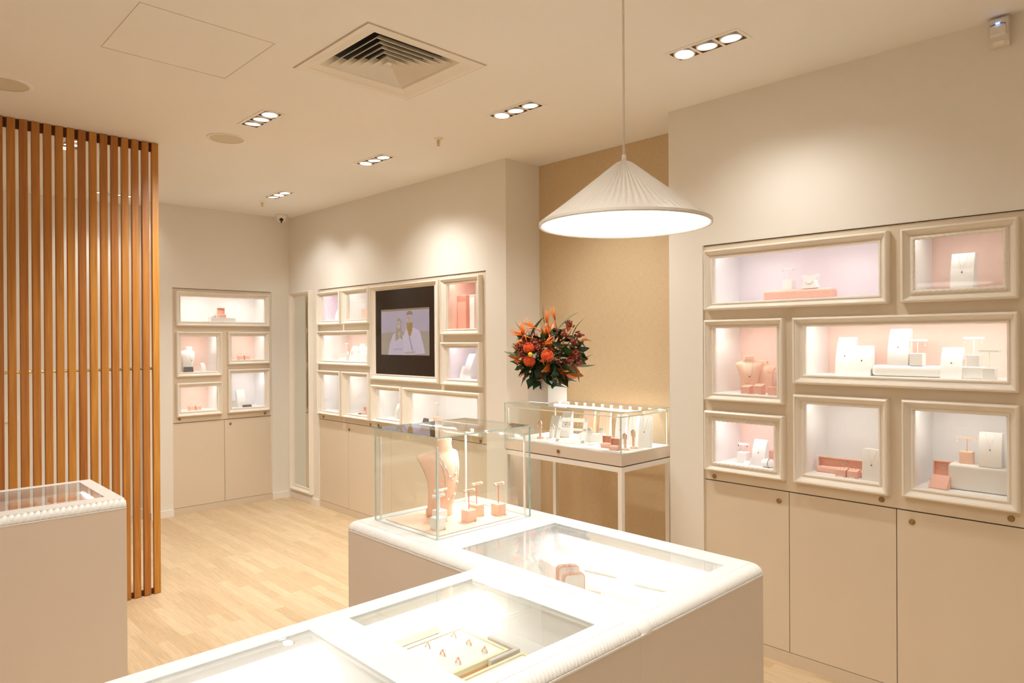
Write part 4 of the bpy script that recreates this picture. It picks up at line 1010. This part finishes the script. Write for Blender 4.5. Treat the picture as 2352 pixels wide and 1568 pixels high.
# ring trays in counter B
def ring_tray(c, w_, l_, rz, label, n=(3, 3)):
    T = thing('ring_tray', label, 'ring tray', c, rz, 'pale wooden ring trays')
    mb = MB(); h = .022; t = .008
    e_ = .0001
    mb.box((-l_/2, -w_/2+t+e_, 0), (l_/2, w_/2, .005-e_))
    for q in ((-l_/2, -l_/2+t), (l_/2-t, l_/2)): mb.box((q[0], -w_/2+t+e_, .005), (q[1], w_/2-t-e_, h))
    mb.box((-l_/2, w_/2-t, .005), (l_/2, w_/2, h))
    mb.build('tray_rim', 'traywood', T)
    MB().box((-l_/2, -w_/2, .0105), (l_/2, -w_/2+t, h)).box((-l_/2, -w_/2, 0), (l_/2, -w_/2+t, .0104), 1).build('front_rim', ['traywood', 'orangewood'], T)
    MB().rbox((-l_/2+t, -w_/2+t, .005), (l_/2-t, w_/2-t, .0195), .002, 2).build('pad', 'white', T)
    for i in range(n[0]):
        for j in range(n[1]):
            cx, cy = -l_/2+l_*(i+.6)/(n[0]+.2), -w_/2+w_*(j+.6)/(n[1]+.2)
            mb = MB().tube([(cx, cy+.0085*math.cos(math.pi*k/10), .0195+.0095*math.sin(math.pi*k/10)) for k in range(11)], .0019, 6).sphere((cx, cy, .031), .0034, 8)
            mb.build('ring', 'gold', T)
    return T
c = on(2, zw, 1020, 1490); cc = (on(2, zw, 1057, 1439)+on(2, zw, 1115, 1499))/2
ring_tray((1.015, 1.293, zw), .185, .26, 0, 'pale wooden tray with rows of rings under the foreground glass')
ring_tray((1.028, 1.105, zw), .13, .26, 0, 'second pale wooden ring tray nearer the front edge of the foreground counter', (3, 1))
o = MB().rbox((0, -.004, 0), (.012, .090, .026), .002, 2).rbox((-.082, -.016, 0), (.012, -.004, .026), .002, 2).build('cushion_riser', 'greyf'); o.location = (1.150, 1.196, zw); tag(o, 'grey angled riser at the right corner of the ring tray', 'display riser', 'grey display risers')
o = MB().rbox((-.13, -.009, 0), (.13, .009, .022), .003, 2).build('cushion_riser', 'greyf'); o.location = (.99, 1.442, zw); tag(o, 'long grey riser along the back wall of the foreground glass well', 'display riser', 'grey display risers')

# ------------------------------------------------------------------ glass case on the counter
gx0, gx1, gy0, gy1, gz0, gz1 = 1.389, 1.825, 1.795, 2.162, ZT+.0005, 1.286
co = ((gx0+gx1)/2, (gy0+gy1)/2, ZT)
def glass_hood(T, org, x0, x1, y0, y1, z0, z1, t=.0045, m='glass', ov=.003):
    def pane(a, b, name, big):
        mb = MB().box(a, b)
        # faces: bottom, top, y0, x1, y1, x0  -> broad faces glass (0), edges green (1)
        keep = {'z': (0, 1), 'y': (2, 4), 'x': (3, 5)}[big]
        for i in range(6): mb.mi[i] = 0 if i in keep else 1
        return mb.build(name, [m, 'edge'], T, org=org)
    pane((x0, y0, z0), (x1, y0+t, z1), 'glass_side', 'y'); pane((x0, y1-t, z0), (x1, y1, z1), 'glass_side', 'y')
    pane((x0, y0+t+.0003, z0), (x0+t, y1-t-.0003, z1), 'glass_side', 'x'); pane((x1-t, y0+t+.0003, z0), (x1, y1-t-.0003, z1), 'glass_side', 'x')
    pane((x0-ov, y0-ov, z1+.0003), (x1+ov, y1+ov, z1+t), 'glass_lid', 'z')
T = thing('glass_case', 'square glass jewellery case standing on the counter, slim white posts inside', 'glass case', co)
glass_hood(T, co, gx0, gx1, gy0, gy1, gz0, gz1-.0045)
i_ = .016
for (x, y) in ((gx0+i_, gy0+i_), (gx1-i_, gy0+i_), (gx0+i_, gy1-i_), (gx1-i_, gy1-i_)):
    MB().rbox((x-.0035, y-.0035, gz0+.0005), (x+.0035, y+.0035, gz1-.035), .001, 1).build('corner_post', 'metalw', T, org=co)
st = MB().box((gx1-i_-.004, gy0+i_+.004, gz1-.042), (gx1-i_+.004, gy1-i_-.004, gz1-.036)).build('led_strip', 'metalw', T, org=co)
for k in range(4):
    yy = gy0+.05+k*.085; MB().box((gx1-i_-.0055, yy-.008, gz1-.0435), (gx1-i_-.003, yy+.008, gz1-.0385)).build('led', 'ledglow', st, org=co)
light('AREA', 'case_light', (gx1-.03, (gy0+gy1)/2, gz1-.045), .42, SHOP, T, (gx0+.12, (gy0+gy1)/2, ZT), .30, .01, org=co)
mp_ = [on(2, ZT, 885.7, 1189), on(2, ZT, 1023.5, 1232.9), on(2, ZT, 1197, 1187.3)]
mx0, mx1, my0, my1 = 1.418, 1.797, 1.824, 2.137
o = MB().rbox((mx0, my0, ZT+.0005), (mx1, my1, ZT+.0030), .001, 1).build('display_mat', 'peachlt', org=((mx0+mx1)/2, (my0+my1)/2, ZT)); o.location = ((mx0+mx1)/2, (my0+my1)/2, ZT); tag(o, 'flat peach mat lying inside the glass case', 'mat')
zm = ZT+.0032
p = on(2, zm, 1030, 1184)
bust(Vector((p.x-.012, p.y+.01, zm)), R(4), px(p, 176), 'large peach necklace bust draped with pearl necklaces inside the glass case', None, 'peach', 'pearls')
def cst(u, v, vbar, label, group, m, stem=None):
    p = on(2, zm, u, v); p.z = zm
    return tstand(p, 0, .040, px(p, v-vbar)+.004, .050, label, group, m, stem, 'pearl', 0, .004, True, .009)
GP, GW = 'peach T-bar stands in the glass case', 'white T-bar stands in the glass case'
cst(1077, 1196, 1130, 'peach T-bar earring stand in the middle of the glass case, in front of its twin', GP, 'peach', 'stempink')
cst(1095, 1183, 1114, 'peach T-bar earring stand just behind and right of another, by the bust', GP, 'peach', 'stempink')
cst(1145, 1181, 1114, 'peach T-bar earring stand furthest right in the glass case', GP, 'peach', 'stempink')
cst(1006, 1215, 1142, 'white T-bar earring stand nearest the front corner of the glass case', GW, 'white')
cst(1010, 1197, 1129, 'white T-bar earring stand behind the nearest white one, before the bust', GW, 'white')

# ------------------------------------------------------------------ alcove vitrine table
vx0, vx1, vy0, vy1 = 2.995, 3.470, 2.262, 3.176
zl0, zb0, zb1, zg1 = .915, .930, .985, 1.209
vo = ((vx0+vx1)/2, (vy0+vy1)/2, 0)
T = thing('vitrine_table', 'white-legged table vitrine with a glass hood in the alcove', 'glass vitrine', vo)
lw = .026
for (x, y) in ((vx0, vy0), (vx1-lw, vy0), (vx0, vy1-lw), (vx1-lw, vy1-lw)):
    MB().box((x, y, 0), (x+lw, y+lw, zl0-.028)).build('leg', 'metalw', T, org=vo)
MB().box((vx0, vy0, zl0-.028), (vx1, vy0+lw, zl0)).box((vx0, vy1-lw, zl0-.028), (vx1, vy1, zl0)).box((vx0, vy0+lw, zl0-.028), (vx0+lw, vy1-lw, zl0)).box((vx1-lw, vy0+lw, zl0-.028), (vx1, vy1-lw, zl0)).build('apron', 'metalw', T, org=vo)
MB().box((vx0+.006, vy0+.006, zl0), (vx1-.006, vy1-.006, zl0+.006)).build('shadow_gap', 'gap', T, org=vo)
tb = MB().box((vx0, vy0, zl0+.006), (vx1, vy1, zb1-.002)).build('base_box', 'counter', T, org=vo)
MB().lathe([(.012, 0), (.012, -.003), (.009, -.005), (.004, -.004)], (vx0, on(0, vx0, 1282.5, 1036).y, on(0, vx0, 1282.5, 1036).z), 20, 'x').build('lock', 'lock', tb, org=vo)
MB().box((vx0+.008, vy0+.008, zb1-.002), (vx1-.008, vy1-.008, zb1)).build('display_floor', 'niche', T, org=vo)
glass_hood(T, vo, vx0+.001, vx1-.001, vy0+.001, vy1-.001, zb1+.0002, zg1-.0045, .004)
i_ = .018
for (x, y) in ((vx0+i_, vy0+i_), (vx1-i_, vy0+i_), (vx0+i_, vy1-i_), (vx1-i_, vy1-i_)):
    MB().box((x-.003, y-.003, zb1+.0003), (x+.003, y+.003, zg1-.026)).build('corner_post', 'metalw', T, org=vo)
MB().box((vx0+i_-.003, vy0+i_, zg1-.030), (vx0+i_+.003, vy1-i_, zg1-.024)).build('front_rail', 'metalw', T, org=vo)
MB().box((vx0+i_, vy0+i_-.003, zg1-.030), (vx1-i_, vy0+i_+.003, zg1-.024)).build('end_rail', 'metalw', T, org=vo)
st = MB().box((vx1-i_-.005, vy0+i_, zg1-.022), (vx1-i_+.005, vy1-i_, zg1-.016)).build('led_strip', 'metalw', T, org=vo)
for k in range(12):
    yy = vy0+.06+k*.0715; MB().box((vx1-i_-.0065, yy-.009, zg1-.0225), (vx1-i_-.0045, yy+.009, zg1-.0165)).build('led', 'ledglow', st, org=vo)
l = light('AREA', 'vitrine_light', (vx1-.045, (vy0+vy1)/2, zg1-.03), 1.0, SHOP, T, (vx0+.1, (vy0+vy1)/2, zb1), .85, .012, org=vo)
za = Vector((.35, 0, .2)).normalized(); xa = Vector((0, 1, 0)); ya = za.cross(xa).normalized(); l.rotation_euler = Matrix((xa, ya, xa.cross(ya))).transposed().to_euler()
zv = zb1+.0003
def vp(u, v, xx):
    """point on the vitrine floor at depth plane x=xx under photo column u"""
    p = on(0, xx, u, v); return Vector((xx, min(max(p.y, vy0+.03), vy1-.03), zv))
def vpz(u, v):
    p = on(2, zv, u, v); return Vector((min(max(p.x, vx0+.045), vx1-.05), min(max(p.y, vy0+.068), vy1-.055), zv))
VA = R(-70)
PO = 'slim earring posts in the vitrine'
for u, v, vt, m_, lb in ((1241, 1006, 966, 'peach', 'peach earring post at the far left of the vitrine'), (1270, 1010, 974, 'white', 'white earring post left of the slanted white frame'),
                     (1356, 1021, 982, 'white', 'white earring post right of the slanted white frame'), (1382, 1018, 982, 'white', 'white earring post behind the open ring boxes'),
                     (1436, 1033, 994, 'peachlt', 'peach earring post right of the ring boxes at the glass corner'), (1455, 1029, 986, 'peach', 'peach earring post before the curved stands at the right')):
    p = vpz(u, v); post(p, VA, px(p, v-vt), lb, PO, m_)
VR = 'curved stands in the vitrine'
for u0, u1, vt, vb, m_, lb in ((1263, 1288, 955, 1003, 'white', 'white curved stand second from left at the back of the vitrine'), (1288, 1316, 945, 1003, 'white', 'white curved stand behind the slanted frame'),
                      (1413, 1441, 953, 1018, 'white', 'white curved stand behind the open ring boxes'), (1443, 1470, 955, 1020, 'white', 'white curved stand left of the pendant stand in the vitrine'),
                      (1474, 1507, 957, 1027, 'white', 'white curved stand with two round pendants at the right of the vitrine')):
    p = vpz((u0+u1)/2, vb); ramp(p, VA, px(p, u1-u0)*.84, px(p, vb-vt), lb, VR, m_, d=.06, lean=.85)
p = vpz(1361, 1012); hb = px(p, 17); block(p, VA, px(p, 58), .055, hb, 'low white block under the two tall peach stands', m='greyw', r=.002, group='white riser blocks')
for u0, u1, vt, vb, lb in ((1338, 1367, 944, 997, 'tall slanted peach stand on the low white block, left one'), (1375, 1403, 947, 998, 'tall slanted peach stand, right one near the ring boxes')):
    p = vpz((u0+u1)/2, vb+13); q = Vector((p.x+.005, p.y, zv+(hb if u0 < 1370 else 0)))
    ramp(q, VA, px(p, u1-u0)*.9, px(p, vb-vt)+(0 if u0 < 1370 else hb), lb, 'tall slanted peach stands', 'peach', d=.05, lean=.8, gem=False)
OB = 'open ring boxes in the vitrine'
for u, v, lb in ((1393, 1027, 'open peach ring box, left of its pair in the vitrine'), (1412, 1033, 'open peach ring box, right of its pair in the vitrine')):
    p = vpz(u, v); ringbox(p, VA-R(10), px(p, 23), lb, OB, 'pink', lidh=px(p, 17))
# slanted white earring frame
p = vpz(1312, 1016); T = thing('earring_display', 'slanted white open frame hung with earrings in the vitrine', 'earring display', p, VA)
fw, fh, ft = px(p, 70), px(p, 54), .013; sl = .5
def fbar(mb, x0, x1, z0, z1): mb.add([(x0, z0*sl-.03, z0), (x1, z0*sl-.03, z0), (x1, z1*sl-.03, z1), (x0, z1*sl-.03, z1), (x0, z0*sl-.024, z0), (x1, z0*sl-.024, z0), (x1, z1*sl-.024, z1), (x0, z1*sl-.024, z1)], [(0,1,2,3),(7,6,5,4),(0,4,5,1),(1,5,6,2),(2,6,7,3),(3,7,4,0)])
mb = MB(); fbar(mb, -fw/2, -fw/2+ft*1.6, 0, fh); fbar(mb, fw/2-ft*1.6, fw/2, 0, fh); fbar(mb, -fw/2, fw/2, 0, ft*1.6); fbar(mb, -fw/2, fw/2, fh-ft*1.6, fh); fbar(mb, -fw/2, fw/2, fh*.50, fh*.50+ft); mb.build('frame', 'white', T)
MB().box((-fw/2, -.05, 0), (fw/2, .0, .004)).build('foot', 'white', T)
for k in range(6):
    x = -fw*.30+k*fw*.12; z = fh*.86; MB().tube([(x, z*sl-.033, z), (x+.002, z*sl-.036, z-.008), (x, z*sl-.037, z-.014)], .0013, 6).sphere((x, z*sl-.037, z-.017), .003, 8).build('drop_earring', 'gold' if k % 2 else 'silver', T)

# ------------------------------------------------------------------ vase and flowers on the vitrine
va = (3.255, 3.045, zg1+.0006); vh = .17
T = thing('vase', 'square white vase on the glass vitrine under the flowers', 'vase', va)
mb = MB(); s_ = .088
sqv = [(s_, 0), (s_, vh), (s_-.006, vh), (s_-.006, vh-.03)]
for (a, za), (b, zb_) in zip(sqv, sqv[1:]): sqring(mb, a, za, b, zb_)
mb.add([(-s_,-s_,0),(s_,-s_,0),(s_,s_,0),(-s_,s_,0)], [(0,1,2,3)]); mb.add([(-s_+.006,-s_+.006,vh-.03),(s_-.006,-s_+.006,vh-.03),(s_-.006,s_-.006,vh-.03),(-s_+.006,s_-.006,vh-.03)], [(0,1,2,3)])
mb.build('vessel', 'ctop', T)
FC = EYE + ray(1263, 812)*(Vector((3.20, 3.0, 1.5))-EYE).dot(CF)
fo = (va[0], va[1], zg1+vh-.028)
T = thing('flower_arrangement', 'large bouquet of orange and russet blooms with dark green leaves in the white vase', 'flowers', fo)
def leaf_mesh(name, L, W, bend, m, lobes=0):
    N = 8; vs = []; fs = []
    for k in range(N+1):
        t = k/N; wd = W*math.sin(math.pi*min(1, t*.93+.05))**.8*(1-.2*t)
        if lobes: wd *= 1+.35*math.sin(t*lobes*math.pi*2)
        z = L*t; y = -bend*L*t*t
        vs += [(-wd, y+wd*.35, z), (0, y, z), (wd, y+wd*.35, z)]
    for k in range(N): fs += [(k*3, k*3+1, k*3+4, k*3+3), (k*3+1, k*3+2, k*3+5, k*3+4)]
    mb = MB().add(vs, fs, 0, True); mb.tube([(0, 0, -.06), (0, 0, 0), (0, -bend*L*.2, L*.4)], .0016, 5)
    me = mb.build(name, m); d = me.data; bpy.data.objects.remove(me); return d
LM = {}
for nm, a in dict(dk=(.085, .020, .35, 'leafdk', 0), dk2=(.10, .026, .5, 'leafdk', 2), md=(.07, .022, .3, 'leafmd', 3), gr=(.15, .013, .25, 'leafgr', 0), ora=(.085, .021, .4, 'leafor', 0), rd=(.07, .019, .5, 'leafrd', 0)).items():
    LM[nm] = leaf_mesh('leaf_'+nm, *a)
def aim_obj(o, loc, d, roll=0):
    q = Vector(d).normalized().to_track_quat('Z', 'Y'); o.rotation_mode = 'QUATERNION'
    from mathutils import Quaternion
    o.rotation_quaternion = q @ Quaternion((0, 0, 1), roll); o.location = Vector(loc)-Vector(fo)
def at(u, v, dd_=0):     # a point on the bouquet seen at (u,v); dd_ pulls towards the viewer
    dep = (FC-EYE).dot(CF)-dd_; return EYE+ray(u, v)*dep
rnd = random.Random(11)
def put(nm, name, u, v, dd_, d=None, scale=1, roll=None):
    o = bpy.data.objects.new(name, LM[nm]); COL.objects.link(o); o.parent = T
    P_ = at(u, v, dd_); dv = d or (P_-FC)
    aim_obj(o, P_-Vector(dv).normalized()*.03, dv, rnd.uniform(0, 6.28) if roll is None else roll); o.scale = (scale,)*3; return o
RX, RY = 92, 76
for k in range(190):
    a = rnd.uniform(0, 2*math.pi); rr_ = math.sqrt(rnd.uniform(.02, 1)); z = math.sqrt(max(0, 1-rr_*rr_))
    u = 1262+RX*.82*rr_*math.cos(a); v = 818-RY*.76*rr_*math.sin(a); dd_ = .17*z*rnd.uniform(.3, 1)-.02
    P_ = at(u, v, dd_); d = (P_-FC)+Vector([rnd.uniform(-.08, .08) for _ in range(3)])
    below = v > 840
    nm = rnd.choice(['dk', 'dk', 'dk2', 'md', 'rd', 'ora', 'dk2', 'rd']) if below else rnd.choice(['dk', 'dk2', 'md', 'gr', 'rd', 'ora', 'dk', 'rd'])
    if k > 95 and 0: break
    put(nm, {'dk': 'green_leaf', 'dk2': 'green_leaf', 'md': 'green_leaf', 'gr': 'grey_green_leaf', 'ora': 'orange_leaf', 'rd': 'russet_leaf'}[nm], u, v, dd_, d, rnd.uniform(.85, 1.25))
# named outline leaves
def dirto(u0, v0, u1, v1): return at(u1, v1)-at(u0, v0)
for nm, u0, v0, u1, v1, s in (('gr',1252,748,1234,700,1.1),('gr',1290,745,1322,706,1.1),('gr',1222,765,1232,742,1.0),('gr',1318,760,1328,735,.9),('rd',1342,780,1374,763,1.0),('ora',1318,800,1347,803,1.0),('ora',1318,812,1345,812,.9),
                          ('ora',1318,858,1350,858,1.1),('ora',1310,862,1332,872,1.0),('ora',1262,852,1240,866,1.0),('dk2',1212,862,1178,878,1.0),('dk2',1222,868,1208,893,1.0),('dk2',1235,870,1228,896,1.0),('dk2',1270,872,1288,902,1.2),('dk',1252,868,1258,882,1.1),
                          ('dk2',1330,783,1355,790,1.0),('ora',1185,820,1160,822,.9),('md',1182,815,1160,812,.9),('ora',1200,832,1178,838,.9),('dk',1205,848,1180,860,1.0),('rd',1290,858,1292,888,1.0),('ora',1284,872,1290,886,.8),('rd',1306,750,1312,722,1.0),('md',1300,850,1335,850,1.0),('md',1215,845,1190,852,1.0)):
    put(nm, {'dk': 'green_leaf', 'dk2': 'green_leaf', 'md': 'green_leaf', 'gr': 'grey_green_leaf', 'ora': 'orange_leaf', 'rd': 'russet_leaf'}[nm], u0, v0, .06, dirto(u0, v0, u1, v1), s)
def protea(u, v, r, dd_):
    c = at(u, v, dd_); mb = MB(); c = c-Vector(fo); mb.sphere(c, r*.62, 14)
    q = random.Random(int(u))
    for k in range(170):
        th = math.acos(1-2*(k+.5)/170); ph = k*2.39996
        d = Vector((math.sin(th)*math.cos(ph), math.sin(th)*math.sin(ph), math.cos(th)))
        mb.tube([c+d*r*.5, c+d*r*.85+Vector((0,0,r*.06)), c+d*r*1.02], [.0016, .0011, .0014], 4)
    mb.build('pincushion_bloom', 'protea', T)
for u, v, r in ((1214, 799, .034), (1257, 817, .040), (1216, 829, .036)): protea(u, v, r, .17)
MB().sphere(at(1218, 814, .21)-Vector(fo), .014, 14).build('yellow_bud', 'yellow', T)
bme = MB(); q = random.Random(3)
bme.sphere(Vector((0,0,0)), .018, 8)
for k in range(34): bme.sphere(Vector((q.gauss(0, .013), q.gauss(0, .013), q.gauss(0, .013))), q.uniform(.006, .009), 8)
bo = bme.build('berry_cluster', 'berry', T); bo.location = at(1235, 795, .15)-Vector(fo)
for u, v in ((1308,745),(1296,768),(1330,770),(1318,785),(1195,812),(1205,822),(1238,805),(1280,828),(1310,830),(1325,815),(1330,835),(1196,795),(1228,788)):
    o = bo.copy(); COL.objects.link(o); o.location = at(u, v, .14)-Vector(fo); o.scale = (.8,)*3; o.rotation_euler = (q.uniform(0,3), q.uniform(0,3), q.uniform(0,3))
bird = MB(); 
for k, (dx, dy, dz) in enumerate(((0, 0, 1), (.35, .1, .9), (-.3, 0, .95), (.15, -.2, 1), (.6, 0, .6))):
    bird.tube([(0, 0, 0), (dx*.03, dy*.03, dz*.035), (dx*.075, dy*.07, dz*.085)], [.003, .005, .0006], 5)
bird.tube([(0, 0, -.07), (0, 0, -.02), (.0, 0, .0)], .004, 6)
bi = None
for u0, v0, u1, v1 in ((1255,742,1257,715),(1275,735,1270,705),(1200,770,1175,762),(1198,778,1190,790),(1262,768,1258,730),(1228,752,1212,742),(1205,768,1198,745),(1250,790,1268,775)):
    if bi is None: bi = bird.build('bird_of_paradise', 'paradise', T); o = bi
    else: o = bi.copy(); COL.objects.link(o)
    aim_obj(o, at(u0, v0, .08), dirto(u0, v0, u1, v1), rnd.uniform(0, 6))
# stems gathering into the vase
for k in range(9):
    e = at(1262+rnd.uniform(-55, 55), 815+rnd.uniform(-40, 40), .05)-Vector(fo)
    MB().tube([(rnd.uniform(-.04,.04), rnd.uniform(-.04,.04), .002), (e.x*.3, e.y*.3, e.z*.45), tuple(e)], .003, 6).build('stem', 'leafdk', T)
